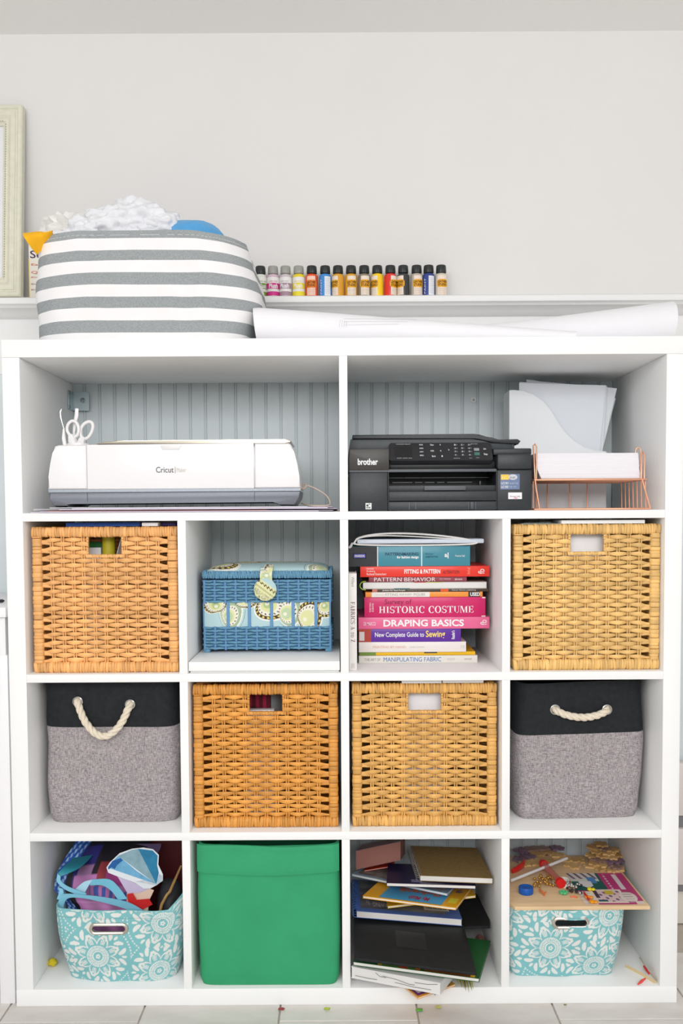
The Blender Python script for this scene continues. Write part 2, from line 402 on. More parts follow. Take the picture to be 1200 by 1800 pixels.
obj('washer', MB().lathe(w, [(.0075, .002), (.0075, 0), (.006, -.001), (.003, -.001)], 16, 'y'), M((235, 236, 234), .5), sw)
obj('screw_head', MB().lathe(w, [(.0032, -.001), (.0028, -.0028), (.0001, -.003)], 12, 'y'), M((120, 124, 122), .4, metal=.6), sw)

# ------------------------------------------------------------------ furniture cut by the frame
tz = Z(1068, 0, 5); dk = M((242, 241, 243), 0.4, name='white_table_paint')
tb = thing('craft_table', (-1.14, .19, 0), 'white craft table standing flush beside the shelf unit, cut off at the left', 'table')
obj('tabletop', B(-1.55, -W - .004, .0, .395, tz - .022, tz, bev=.002), dk, tb)
obj('apron', B(-1.53, -W - .010, .012, .385, Z(1152, .01, 5), tz - .022), dk, tb)
for x in (-1.52, -W - .040):
    for y in (.012, .35): obj('leg', B(x, x + .033, y, y + .033, 0, Z(1152, .01, 5), bev=.001), dk, tb)
p0, p1 = at(-14, 1066, .1), at(8, 1059, .12); p0.z = p1.z = tz + .0042
obj_pen = obj('pen', MB().tube([p0, p0.lerp(p1, .85), p1], [.004, .004, .0012], 10), M((52, 50, 56), .4)); tag(obj_pen, 'dark pen lying on the white craft table at the left edge', 'pen')
px_ = X(1197.5, .38, 1400)
hp = thing('wall_heater', (px_ + .2, .38, .11), 'pale wall panel with dark horizontal grooves, low beyond the right side board', 'heater')
hm = M((226, 216, 213), .5)
obj('upper_panel', B(px_ - .02, px_ + .4, .36, WY - .007, Z(1432, .37, 1199), Z(1340, .37, 1199), bev=.002), hm, hp)
obj('lower_panel', B(px_ - .02, px_ + .4, .36, WY - .007, Z(1553, .37, 1199), Z(1455, .37, 1199), bev=.002), hm, hp)
obj('groove', B(px_ - .02, px_ + .4, .374, WY - .007, Z(1568, .37, 1199), Z(1432, .37, 1199)), M((128, 126, 128), .6), hp)

# ------------------------------------------------------------------ wicker baskets
BW, BH, BD = .3185, .322, .355                       # width, height, depth of a basket
NST, NROW = 11, 29                                   # stakes across the front, rows of weavers
ix0, ix1 = .021, BW - .021                           # between the corner posts
st_sp = (ix1 - ix0 - .044) / (NST - 1); st0 = ix0 + .022
rz0, rz1 = .024, BH - .023; rsp = (rz1 - rz0) / NROW
HX0, HX1, HZ0, HZ1 = .1215, .1985, BH - .061, BH - .0225   # the hand hole
def weaver(bm, x0, x1, phase, z=0, res=6, rnd=None, axis=None):
    """one flat cane running over and under the stakes from x0 to x1"""
    n = max(4, int((x1 - x0) / st_sp * res)); rings = []
    for i in range(n + 1):
        x = x0 + (x1 - x0) * i / n; k = (x - st0) / st_sp
        c = math.cos(PI * (k + phase)); inside = 1.0
        e0 = max(0.0, (st0 - x) / (st0 - ix0)); e1 = max(0.0, (x - (st0 + st_sp * (NST - 1))) / (st0 - ix0)); e = max(e0, e1)
        y = -.0040 * c * (1 - min(1, e)) ; hh = rsp * (.43 + .08 * c) * (1 - .22 * min(1, e * 1.6))
        dz = (rsp * .30 * min(1, e * 1.3)) * (1 if phase else -1)
        rings.append([(x, y + a * .0014, z + dz + b * hh) for a, b in ((0, -1), (-1, -.55), (-1, .55), (0, 1), (1, .5), (1, -.5))])
    R = [[bm.verts.new(axis(p) if axis else p) for p in r] for r in rings]
    for A, Bq in zip(R, R[1:]):
        for j in range(6): bm.faces.new((A[j], A[(j+1) % 6], Bq[(j+1) % 6], Bq[j]))
    bm.faces.new(R[0][::-1]); bm.faces.new(R[-1])
def wrap_bar(p0, p1, a, b, seed, wmin=.0042, wmax=.0085):
    """a bar from p0 to p1 wound with cane; a and b are its half sizes across"""
    r = random.Random(seed); mb = MB(); p0, p1 = Vector(p0), Vector(p1); t = (p1 - p0); Lg = t.length; t.normalize()
    A, Bv = Vector(a), Vector(b); s = 0
    while s < Lg - .001:
        w = min(r.uniform(wmin, wmax), Lg - s); k = r.uniform(.93, 1.06); sk = r.uniform(-.0012, .0012)
        rings = []
        for f, g in ((0, .90), (.22, 1.0), (.78, 1.0), (1, .90)):
            c = p0 + t * (s + w * f)
            rings.append([mb.bm.verts.new(c + (A * ca + Bv * cb) * k * g + t * (sk * cb)) for ca, cb in ((-.6, -1), (.6, -1), (1, -.6), (1, .6), (.6, 1), (-.6, 1), (-1, .6), (-1, -.6))])
        for R0, R1 in zip(rings, rings[1:]):
            for j in range(8): mb.face([R0[j], R0[(j+1) % 8], R1[(j+1) % 8], R1[j]])
        mb.face(rings[0][::-1]); mb.face(rings[-1]); s += w
    return mb
def mesh_of(mb, name):
    bmesh.ops.recalc_face_normals(mb.bm, faces=mb.bm.faces); me = bpy.data.meshes.new(name); mb.bm.to_mesh(me); mb.bm.free()
    me.polygons.foreach_set('use_smooth', [True] * len(me.polygons)); me.set_sharp_from_angle(angle=0.9); return me
WK = {}
for ph in (0, 1):
    for key, a, b in (('full', ix0 - .004, ix1 + .004), ('left', ix0 - .004, HX0), ('right', HX1, ix1 + .004)):
        q = MB(); weaver(q.bm, a, b, ph); WK[key, ph] = mesh_of(q, 'weaver')
def side_weave(axis, name):
    q = MB()
    for r in range(NROW): weaver(q.bm, ix0 - .004, ix1 + .004, r % 2, rz0 + rsp * (r + .5), 3, axis=axis)
    for k in range(NST):
        x = st0 + k * st_sp; q2 = [axis((x + .0022 * s, 0, z)) for s in (-1, 1) for z in (rz0 - .006, rz1 + .006)]
        q.tube(q2[:2], .0012, 5); q.tube(q2[2:], .0012, 5)
    return mesh_of(q, name)
kd = BD / BW
WK['left_side'] = side_weave(lambda p: (.010 + p[1], p[0] * kd, p[2]), 'side_weave')
WK['right_side'] = side_weave(lambda p: (BW - .010 - p[1], p[0] * kd, p[2]), 'side_weave')
WK['back'] = side_weave(lambda p: (p[0], BD - .010 - p[1], p[2]), 'back_weave')
q = MB()
for s in (-1, 1): q.tube([(s * .0024, 0, rz0 - .006), (s * .0024, .0002, (rz0 + rz1) / 2), (s * .0024, 0, rz1 + .006)], .0017, 6)
WK['stake'] = mesh_of(q, 'stake')
q = MB()
for s in (-1, 1): q.tube([(s * .0024, 0, rz0 - .006), (s * .0024, .0002, .1), (s * .0024, 0, HZ0 - .004)], .0017, 6)
WK['stake_short'] = mesh_of(q, 'stake')
hb = .0102
WK['rim'] = mesh_of(wrap_bar((0, .010, BH - .0112), (BW, .010, BH - .0112), (0, .0098, 0), (0, 0, .0112), 1), 'rim')
WK['base_bar'] = mesh_of(wrap_bar((0, .010, .0118), (BW, .010, .0118), (0, .0098, 0), (0, 0, .0118), 2), 'base_bar')
WK['post_l'] = mesh_of(wrap_bar((.0105, .010, .021), (.0105, .010, BH - .021), (.0105, 0, 0), (0, .0096, 0), 3, .006, .011), 'corner_post')
WK['post_r'] = mesh_of(wrap_bar((BW - .0105, .010, .021), (BW - .0105, .010, BH - .021), (.0105, 0, 0), (0, .0096, 0), 4, .006, .011), 'corner_post')
WK['side_rim_l'] = mesh_of(wrap_bar((.010, .02, BH - .0112), (.010, BD, BH - .0112), (.0098, 0, 0), (0, 0, .0112), 5), 'rim')
WK['side_rim_r'] = mesh_of(wrap_bar((BW - .010, .02, BH - .0112), (BW - .010, BD, BH - .0112), (.0098, 0, 0), (0, 0, .0112), 6), 'rim')
WK['back_rim'] = mesh_of(wrap_bar((.02, BD - .01, BH - .0112), (BW - .02, BD - .01, BH - .0112), (0, .0098, 0), (0, 0, .0112), 7), 'rim')
q = MB()
for a in ((.010, .02, .010, BD, 1), (BW - .010, .02, BW - .010, BD, 1), (.02, BD - .01, BW - .02, BD - .01, 0)):
    q2 = wrap_bar((a[0], a[1], .0118), (a[2], a[3], .0118), (.0098, 0, 0) if a[4] else (0, .0098, 0), (0, 0, .0118), 9)
    mm = bpy.data.meshes.new('tmp'); q2.bm.to_mesh(mm); q2.bm.free(); q.bm.from_mesh(mm); bpy.data.meshes.remove(mm)
WK['base_frame'] = mesh_of(q, 'base_frame')
WK['handle_lip'] = mesh_of(wrap_bar((HX0 - .004, .0085, HZ0 - .0035), (HX1 + .004, .0085, HZ0 - .0035), (0, .005, 0), (0, 0, .0042), 8, .005, .009), 'handle_lip')
WK['handle_side'] = mesh_of(wrap_bar((0, .0085, HZ0 - .004), (0, .0085, HZ1 + .002), (.0028, 0, 0), (0, .0042, 0), 12, .004, .007), 'handle_side')
WK['floor'] = mesh_of(B(.012, BW - .012, .012, BD - .012, .004, .010), 'base_panel')
def wicker(px0, px1, py_floor, row, Y, rot, cols, label):
    x0, x1 = X(px0, Y, py_floor - 130), X(px1, Y, py_floor - 130)
    root = thing('wicker_basket', (x0, Y, ZT[row][0] + .0004), label, 'basket', 'wicker baskets in the cubes')
    root.scale = ((x1 - x0) / BW, 1, 1); root.rotation_euler.z = rot
    strand, bar = cols
    def add(key, name, mt, loc=(0, 0, 0), scale=(1, 1, 1), kind=None, rx=0):
        me = WK[key]
        o = bpy.data.objects.new(name, me); COL.objects.link(o); o.parent = root; o.location = loc; o.scale = scale; o.rotation_euler.y = rx
        if not me.materials: me.materials.append(None)
        o.material_slots[0].link = 'OBJECT'; o.material_slots[0].material = mt
        if kind: o['kind'] = kind
        return o
    rr = random.Random(px0)
    for r in range(NROW):
        z = rz0 + rsp * (r + .5); ph = r % 2
        keys = ('left', 'right') if (z > HZ0 - .005) else ('full',)
        for k in keys: add((k, ph), 'weaver', strand, (rr.uniform(-.0006, .0006), .0085 + rr.uniform(-.0005, .0005), z + rr.uniform(-.0006, .0006)), (1, rr.uniform(.85, 1.2), rr.uniform(.92, 1.1)), rx=rr.uniform(-.003, .003))
    for k in range(NST):
        x = st0 + k * st_sp; short = HX0 - .004 < x < HX1 + .004
        add('stake_short' if short else 'stake', 'stake', strand, (x + rr.uniform(-.0006, .0006), .0075, 0), rx=rr.uniform(-.004, .004) if not short else 0)
    for key, name in (('rim', 'rim'), ('side_rim_l', 'rim'), ('side_rim_r', 'rim'), ('back_rim', 'rim'), ('base_bar', 'base_bar'), ('base_frame', 'base_frame'), ('post_l', 'corner_post'), ('post_r', 'corner_post'), ('handle_lip', 'handle_lip')):
        add(key, name, bar)
    for x in (HX0, HX1): add('handle_side', 'handle_side', bar, (x, 0, 0))
    for key in ('left_side', 'right_side', 'back'): add(key, WK[key].name.split('.')[0], strand, kind='stuff')
    add('floor', 'base_panel', bar)
    return root
def cane(c, k=1.0, c2=None):
    a = M(c, .5, var=.16, vscale=16, stretch=(1, 1, 6), objrand=.18, bump=.15, bscale=160, name='cane', spec=.45)
    b = M([v * k for v in c], .5, var=.14, vscale=20, island=.20, bump=.2, bscale=140, name='cane_wrap', spec=.45)
    return a, b
wicker(57, 311.5, 1185, 1, .018, 0, cane((240, 180, 112), .99), 'orange-tan wicker basket with blue book on top, left of the sewing basket')
wicker(903, 1160, 1182, 1, .018, 0, cane((234, 190, 118), 1.0), 'pale tan wicker basket at the right end of the book stack row')
wicker(340, 594, 1452, 2, .028, -.004, cane((226, 158, 72), .97), 'deep amber wicker basket with red plaid cloth showing in its handle hole')
wicker(619, 873, 1455, 2, .03, 0, cane((229, 176, 98), .99), 'honey wicker basket with white paper in its hole, below the book stack')

# what the baskets hold
def upright(name, px0, px1, pz0, pz1, Y0, Y1, mat, label, cat, bev=.001, tilt=0):
    a, b = at(px0, pz1, Y0), at(px1, pz0, Y0)
    o = obj(name, B(a.x, b.x, Y0, Y1, a.z, b.z, bev=bev), mat); tag(o, label, cat); return o
zA = ZT[1][0] + .010
c = (X(118, .06), X(245, .06))
def pages_book(name, x0, x1, y0, y1, z0, z1, mat, label, pages=(238, 235, 228), cat='book'):
    t = thing(name, ((x0 + x1) / 2, (y0 + y1) / 2, z0), label, cat); ct = min(.0022, (z1 - z0) * .2)
    mbk = MB(); mbk.box(x0, x1, y0, y1, z0, z0 + ct); mbk.box(x0, x1, y0, y1, z1 - ct, z1); mbk.box(x0, x1, y0, y0 + ct, z0 + ct, z1 - ct)
    obj('cover', mbk, mat, t); obj('pages', B(x0 + .003, x1 - .003, y0 + ct, y1 - .003, z0 + ct, z1 - ct), M(pages, .8, var=.05, vscale=5, stretch=(1, 1, 200)), t); return t
zb1 = ZT[1][1] - .0035
# basket on the left: files standing inside, a blue book across the top
upright('green_folder', 150, 182, 950, 1160, .115, .123, M((44, 140, 60), .5), 'green folder seen through the hole of the orange-tan basket', 'folder').location.z = zA + .0005
upright('storage_box', 152, 177, 961, 1165, .085, .110, M((232, 234, 236), .5), 'white card box low behind the hole of the orange-tan basket', 'box').location.z = zA + .0005
o = obj('yellow_tube', MB().tube([(X(190, .085), .085, zA + .018), (X(192, .085), .085, Z(938, .085))], .0145, 16), M((190, 178, 40), .5)); tag(o, 'yellow-green tube standing inside the orange-tan basket', 'tube')
o = obj('paper_strip', MB().grid(lambda u, v: (X(197, .075) + .012 * u + .022 * v, .075 + .01 * math.sin(u * 2) + .02 * u, Z(1000, .045) + (Z(942, .045) - Z(1000, .045)) * v), 4, 8).solidify(.0012), M((240, 240, 238), .6)); tag(o, 'curved white paper strip behind the hole of the orange-tan basket', 'paper')
pages_book('blue_book', X(118, .06, 918), X(247, .06, 918), .05, .27, ZT[1][0] + BH + .0012, zb1, M((32, 98, 200), .45), 'bright blue book lying across the orange-tan wicker basket')
o = obj('card_box', B(X(250, .03, 918), X(278, .03, 918), .025, .15, ZT[1][0] + BH + .0012, zb1 - .0005, bev=.0008), M((226, 227, 230), .5)); tag(o, 'small white card box on the orange-tan basket beside the blue book', 'box')
o = obj('purple_pouch', B(X(284, .05, 918), X(309, .05, 918), .045, .15, ZT[1][0] + BH + .0012, zb1 - .001, bev=.002), M((60, 48, 110), .6)); tag(o, 'dark purple pouch on the right end of the orange-tan basket', 'pouch')
# basket at the right: a ream of paper, crumpled wrapper
o = obj('paper_ream', B(X(986, .055, 970), X(1061, .055, 970), .055, .25, zA + .001, Z(930, .055), bev=.001), M((243, 243, 245), .6)); tag(o, 'white paper block filling the hole of the pale tan basket', 'paper')
o = obj('paper_pad', B(X(985, .03, 915), X(1131, .03, 915), .022, .24, ZT[1][0] + BH + .0012, zb1 - .0004, bev=.0006), M((240, 240, 240), .6)); tag(o, 'white paper pad lying on top of the pale tan basket', 'paper')
def crumple(name, x0, x1, y0, y1, z0, z1, mat, label, cat, seed=0, fr=60, n=26, wid=.4):
    def fn(u, v):
        p = Vector((u * 3 + seed, v * 3, seed)); h = noise.ridged_multi_fractal(p, 1.0, 2.2, 4, 1.0, 1.6) * .45
        e = min(u, 1 - u, v, 1 - v) * 4
        return (x0 + (x1 - x0) * u, y0 + (y1 - y0) * v, z0 + (z1 - z0) * min(1, max(0, h * min(1, e))))
    o = obj(name, MB().grid(fn, n, n).solidify(.0008), mat, smooth=.4); return tag(o, label, cat)
crumple('plastic_wrapper', X(912, .05), X(983, .05), .03, .16, ZT[1][0] + BH + .0014, zb1 - .001, M((205, 215, 210), .25, spec=.6), 'crumpled clear wrapper on the left of the pale tan basket', 'wrapper', 3)
zC = ZT[2][0] + .0115
plaid = np.zeros((40, 60, 3)); uu, vv = np.meshgrid(np.linspace(0, 1, 60), np.linspace(0, 1, 40))
k = (np.floor(uu * 7) % 2) + (np.floor(vv * 6) % 2); plaid[:] = np.where(k[..., None] == 0, (30, 16, 22), np.where(k[..., None] == 1, (92, 22, 40), (150, 34, 60)))
x0_, x1_ = X(430, .1, 1235), X(474, .1, 1235); z0_, z1_ = zC, Z(1208, .1)
P = np.stack([x0_ + (x1_ - x0_) * uu,   .100 + .008 * np.sin(uu * 3.2) * 0 + .02 * (1 - vv), z0_ + (z1_ - z0_) * vv + .004 * np.sin(uu * 5)], -1)
cl = thing('plaid_cloth', ((x0_ + x1_) / 2, .07, zC), 'red and black plaid cloth behind the hole of the amber basket', 'cloth')
npgrid('cloth_front', P, plaid, M_print('plaid_print', .9), cl); P2 = P.copy(); P2[..., 1] += .006; npgrid('cloth_back', P2[:, ::-1], plaid, M_print('plaid_print', .9), cl)
o = obj('grey_cloth', MB().grid(lambda u, v: (X(474, .11) + .034 * u, .100 + .05 * u * u + .01 * (1 - v), zC + (Z(1206, .07) - zC) * v), 6, 8).solidify(.006), M((120, 122, 124), .9)); tag(o, 'folded grey cloth beside the plaid cloth in the amber basket', 'cloth')
o = obj('paper_box', B(X(428, .08), X(480, .08), .068, .090, zC, Z(1247, .07), bev=.001), M((235, 233, 236), .6)); tag(o, 'white paper bundle low behind the hole of the amber basket', 'paper')
o = obj('paper_ream', B(X(706, .065, 1235), X(782, .065, 1235), .065, .24, zC, Z(1214, .065), bev=.001), M((240, 240, 244), .6)); tag(o, 'white paper block filling the hole of the honey basket', 'paper')
zb2 = ZT[2][1]
for a, b, yy, hh, lb in ((706, 776, .032, .0062, 'left'), (778, 850, .034, .0068, 'right')):
    o = obj('paper_pad', B(X(a, .03, 1200), X(b, .03, 1200), yy, .25, ZT[2][0] + BH + .0012, ZT[2][0] + BH + .0012 + hh, bev=.0006), M((236, 236, 236), .6)); tag(o, 'thin white paper pad on the honey basket, the %s of two' % lb, 'paper')

# ------------------------------------------------------------------ soft bins
def se_loop(n, ex, front=None):
    """points (x, y) of a unit super-ellipse, beginning at the middle of the back and running round past the front (-y)"""
    pts = []
    for i in range(n):
        a = PI/2 + 2*PI*i/n; c, s = math.cos(a), math.sin(a)
        pts.append((math.copysign(abs(c) ** (2/ex), c), math.copysign(abs(s) ** (2/ex), s)))
    return pts
def soft_bin(root, cx, cy, z0, h, wb, wt, db, dt, ex, nseg, rows, mats, bulge=.006, wrink=.003, seed=0, topdip=None, rot=0.0, thick=.004, names=('body', 'lining', 'base'), liner=None, shift=None):
    """fabric bin: rows = list of (height fraction, material index) upward"""
    lp = se_loop(nseg, ex); hs = []; ri = []
    prev = 0.0
    for frac, mi in rows:
        k = max(1, int(round((frac - prev) / .05)))
        for q in range(k): hs.append(prev + (frac - prev) * q / k); ri.append(mi)
        prev = frac
    hs.append(1.0)
    cr, sr = math.cos(rot), math.sin(rot)
    def pos(i, t, off):
        x, y = lp[i % nseg]; w = (wb + (wt - wb) * t) / 2; d = (db + (dt - db) * t) / 2
        b = 1 + bulge * math.sin(PI * min(1, t * 1.05)) / w
        if t < .06: b *= 1 - .03 * (1 - t / .06) ** 2
        nz = wrink * (noise.noise(Vector((x * 2.1 + seed, y * 2.1, t * 2.4))) + .5 * noise.noise(Vector((x * 5 + seed, y * 5, t * 5 + 9))))
        w_, d_ = w * b - off + nz, d * b - off + nz
        px, py = x * w_, y * d_
        z = z0 + h * t
        if topdip: z += topdip(x, y, t)
        q = Vector((cx + px * cr - py * sr, cy + px * sr + py * cr, z))
        if shift: q += Vector(shift(x, y, t))
        return q
    mb = MB(); V = [[mb.bm.verts.new(pos(i, t, 0)) for i in range(nseg)] for t in hs]
    for j in range(len(hs) - 1):
        mb.mi = ri[j]
        for i in range(nseg): mb.face([V[j][i], V[j][(i+1) % nseg], V[j+1][(i+1) % nseg], V[j+1][i]])
    mb.mi = ri[-1]; I = [mb.bm.verts.new(pos(i, 1.0, thick)) for i in range(nseg)]
    for i in range(nseg): mb.face([V[-1][i], V[-1][(i+1) % nseg], I[(i+1) % nseg], I[i]])
    body = obj(names[0], mb, mats, root)
    mb = MB(); V = [[mb.bm.verts.new(pos(i, t, thick)) for i in range(nseg)] for t in [.02 + .98 * k / 6 for k in range(7)]]
    for j in range(6):
        for i in range(nseg): mb.face([V[j][(i+1) % nseg], V[j][i], V[j+1][i], V[j+1][(i+1) % nseg]])
    obj(names[1], mb, liner or mats[0], root, recalc=False)
    mb = MB(); a = [mb.bm.verts.new(pos(i, 0.0, .002)) for i in range(nseg)]; b = [mb.bm.verts.new(pos(i, 0.02, thick)) for i in range(nseg)]
    mb.face(a[::-1]); mb.face(b)
    for i in range(nseg): mb.face([a[i], a[(i+1) % nseg], b[(i+1) % nseg], b[i]])
    obj(names[2], mb, mats[0], root)
    return pos, lp
def rope(root, pts, r, mat, name='rope_handle', turns=None, sub=10):
    """three strands laid round a path"""
    P = []
    for i in range(len(pts) - 1):
        p = [Vector(pts[max(0, min(len(pts) - 1, i + k))]) for k in (-1, 0, 1, 2)]
        for s in range(sub):
            t = s / sub; P.append(.5 * ((2 * p[1]) + (p[2] - p[0]) * t + (2*p[0] - 5*p[1] + 4*p[2] - p[3]) * t*t + (3*p[1] - p[0] - 3*p[2] + p[3]) * t**3))
    P.append(Vector(pts[-1])); L = 0; mb = MB(); acc = [0]
    for a, b in zip(P, P[1:]): L += (b - a).length; acc.append(L)
    turns = turns or L / (r * 5.2)
    dense = []; m_ = int(turns * 10)
    for k in range(m_ + 1):
        s = L * k / m_; i = min(len(P) - 2, next((j for j in range(len(acc) - 1) if acc[j+1] >= s), len(P) - 2))
        f = (s - acc[i]) / max(1e-9, acc[i+1] - acc[i]); dense.append((P[i].lerp(P[i+1], f), (P[i+1] - P[i]).normalized()))
    for st in range(3):
        q = []
        for k, (p, t) in enumerate(dense):
            ref = Vector((0, -1, 0)); a = ref - t * ref.dot(t)
            a.normalize(); b = t.cross(a); an = 2*PI*(turns * k / m_ + st / 3)
            q.append(p + (a * math.cos(an) + b * math.sin(an)) * r * .46)
        mb.tube(q, r * .56, 7)
    return obj(name, mb, mat, root, smooth=1.2)
def grommet(root, c, r, mat, n=(0, -1, 0)):
    return obj('grommet', MB().lathe(c, [(r, .001), (r * .98, -.002), (r * .8, -.0032), (r * .62, -.0018), (r * .58, .001)], 20, 'y'), mat, root)
grey_linen = M_linen('grey_linen', (122, 115, 117), (192, 184, 186), .95, .5)
black_cloth = M((30, 33, 36), .75, var=.25, vscale=90, bump=.2, bscale=500, name='black_waxed_cloth', spec=.3)
rope_m = M((232, 220, 200), .9, var=.06, vscale=90, bump=.25, bscale=700, name='cotton_rope')
steel = M((205, 203, 200), .22, metal=.95, name='nickel')
def two_tone(px0, px1, py_seam, row, Y, rot, g0, g1, sag, label, tops, dip, seed):
    z0 = ZT[row][0] + .0006; h = .327; x0, x1 = X(px0, Y, 1350), X(px1, Y, 1350); w = x1 - x0; d = .30
    root = thing('fabric_bin', ((x0 + x1) / 2, Y + d / 2, z0), label, 'storage bin', 'grey and black rope-handled bins')
    sf = (Z(py_seam, Y, (px0 + px1) / 2) - z0) / h
    pos, lp = soft_bin(root, (x0 + x1) / 2, Y + d / 2, z0, h, w * .965, w * .97, d * .95, d, 9, 96, [(sf, 0), (.985, 1), (1.0, 1)], [grey_linen, black_cloth], bulge=.004, wrink=.0042, seed=seed, rot=rot, topdip=dip, liner=black_cloth)
    gs = []
    for g in (g0, g1):
        q = at(g[0], g[1], Y - .002); gs.append(q); grommet(root, (q.x, Y - .003, q.z), .0118, steel)
    a, b = gs; m_ = (a + b) / 2; low = Z(sag, Y, m_.x)
    pts = []
    for k in range(9):
        t = k / 8; p = a.lerp(b, t); s = math.sin(PI * t) ** .75
        p.z = p.z + (low + .008 - m_.z) * s; p.y = Y - .006 - .012 * math.sin(PI * t) ** .5; pts.append(p)
    pts = [Vector((a.x, Y + .012, a.z + .001))] + pts + [Vector((b.x, Y + .012, b.z + .001))]
    rope(root, pts, .0088, rope_m)
    return root
two_tone(74, 315, 1278, 2, .062, 0.0, (137, 1233), (229, 1238), 1298, 'grey and black fabric bin with a deeply sagging rope handle, under the orange-tan basket', None, None, 1.0)
two_tone(899, 1133, 1285, 2, .07, .055, (975, 1247), (1066, 1247), 1270, 'grey and black fabric bin with a short rope handle, under the pale tan basket', None, lambda x, y, t: (-.010 * t * max(0, y * -1) * (1 - .4 * x)) if t > .5 else 0, 4.2)

# green bin
green = M((58, 160, 112), .8, var=.05, vscale=14, bump=.15, bscale=500, name='green_canvas', spec=.2)
gz = ZT[3][0] + .0006; GY = .006; gx0, gx1 = X(344, GY, 1620), X(599, GY, 1620); gw = gx1 - gx0; gh = Z(1487, GY, 470) - gz
gb = thing('fabric_bin', ((gx0 + gx1) / 2, GY + .17, gz), 'plain emerald green fabric bin with a stitched fold-over top band', 'storage bin')
top_dip = lambda u: -.0055 * math.exp(-((u - .62) / .22) ** 2) + .002
low_dip = lambda u: -.0075 * math.sin(PI * min(1, max(0, u))) ** 1.3 + .002
dipf = lambda x, y, t: t * top_dip((x + 1) / 2) if y < 0 else 0
soft_bin(gb, (gx0 + gx1) / 2, GY + .170, gz, gh, gw * .985, gw * .985, .332, .332, 14, 120, [(.8, 0), (1.0, 0)], [green], bulge=.0015, wrink=.0022, seed=8, topdip=dipf)
zs = Z(1535, GY, 470)
def bandfn(u, v):
    x = gx0 + gw * (.010 + .980 * u); e = min(1.0, min(u, 1 - u) * 16); z = (zs + low_dip(u)) + ((gz + gh + top_dip(u) + .0008) - (zs + low_dip(u))) * v
    return (x, GY + .010 * (1 - e) ** 2 - .0016 - .0012 * (4 * v * (1 - v)) - .0007 * noise.noise(Vector((u * 6, v * 3, 2))), z)
fl = obj('top_band', MB().grid(bandfn, 48, 8).solidify(.0016), green, gb)
mb = MB()
for vv in (.84, .07):
    for k in range(62):
        q = [Vector(bandfn(.03 + .94 * (k + f) / 62, vv)) + Vector((0, -.0018, 0)) for f in (0, .6)]; mb.tube(q, .0005, 4)
tag(obj('stitching', mb, M((70, 176, 128), .8), fl), kind='stuff')

# ------------------------------------------------------------------ aqua bins with a white medallion print
AQUA, WHT = np.array((128, 190, 194.)), np.array((226, 228, 224.))
def medallion(dx, dy, R):
    r = np.hypot(dx, dy) / R; th = np.arctan2(dy, dx); w = np.zeros_like(r, bool)
    f8 = np.abs(((th / (2*PI) * 8) % 1) - .5) * 2                     # 1 on a petal axis, 0 between
    f8b = np.abs(((th / (2*PI) * 8 + .5) % 1) - .5) * 2
    w |= r < .085 * (.6 + .4 * np.abs(np.cos(2.5 * th))) ; w &= ~(r < .025)
    w |= (r > .155) & (r < .195)
    w |= (r > .22) & (r < .36) & ((np.sin(th * 34) > -.25) | (r < .245) | (r > .335))
    # eight petals as outlines with a leaf inside
    pet = .42 + .36 * np.clip(f8b, 0, 1) ** .55
    w |= (r > .38) & (r < pet) & ((r > pet - .085) | ((f8b > .68) & (r < pet - .14) & (r > .42) & (np.abs(f8b - .86) > .045)))
    # leaves round the outside, in pairs, and a bud on every petal axis
    X_, Y_ = r * np.cos(th), r * np.sin(th)
    def leaf(rc, ac, a, b, tilt, hollow=0.0):
        cx_, cy_ = rc * math.cos(ac), rc * math.sin(ac); t_ = ac + tilt
        p = (X_ - cx_) * math.cos(t_) + (Y_ - cy_) * math.sin(t_); q = -(X_ - cx_) * math.sin(t_) + (Y_ - cy_) * math.cos(t_)
        q = q - .9 * p * p * (1 if tilt > 0 else -1); k_ = (p / a) ** 2 + (q / b) ** 2
        return (k_ < 1) & (k_ > hollow)
    for k in range(8):
        ax = 2*PI*k/8; bx = ax + PI/8
        for sg in (-1, 1): w |= leaf(.86, bx + sg * .19, .165, .070, -sg * .55) | leaf(.69, bx + sg * .08, .10, .038, -sg * .25)
        w |= leaf(.90, ax, .09, .045, .001)
    for rd in (1.13, 1.27): w |= (np.abs(r - rd) < .022) & (np.sin(th * 62 * rd) > -.1)
    return w, r
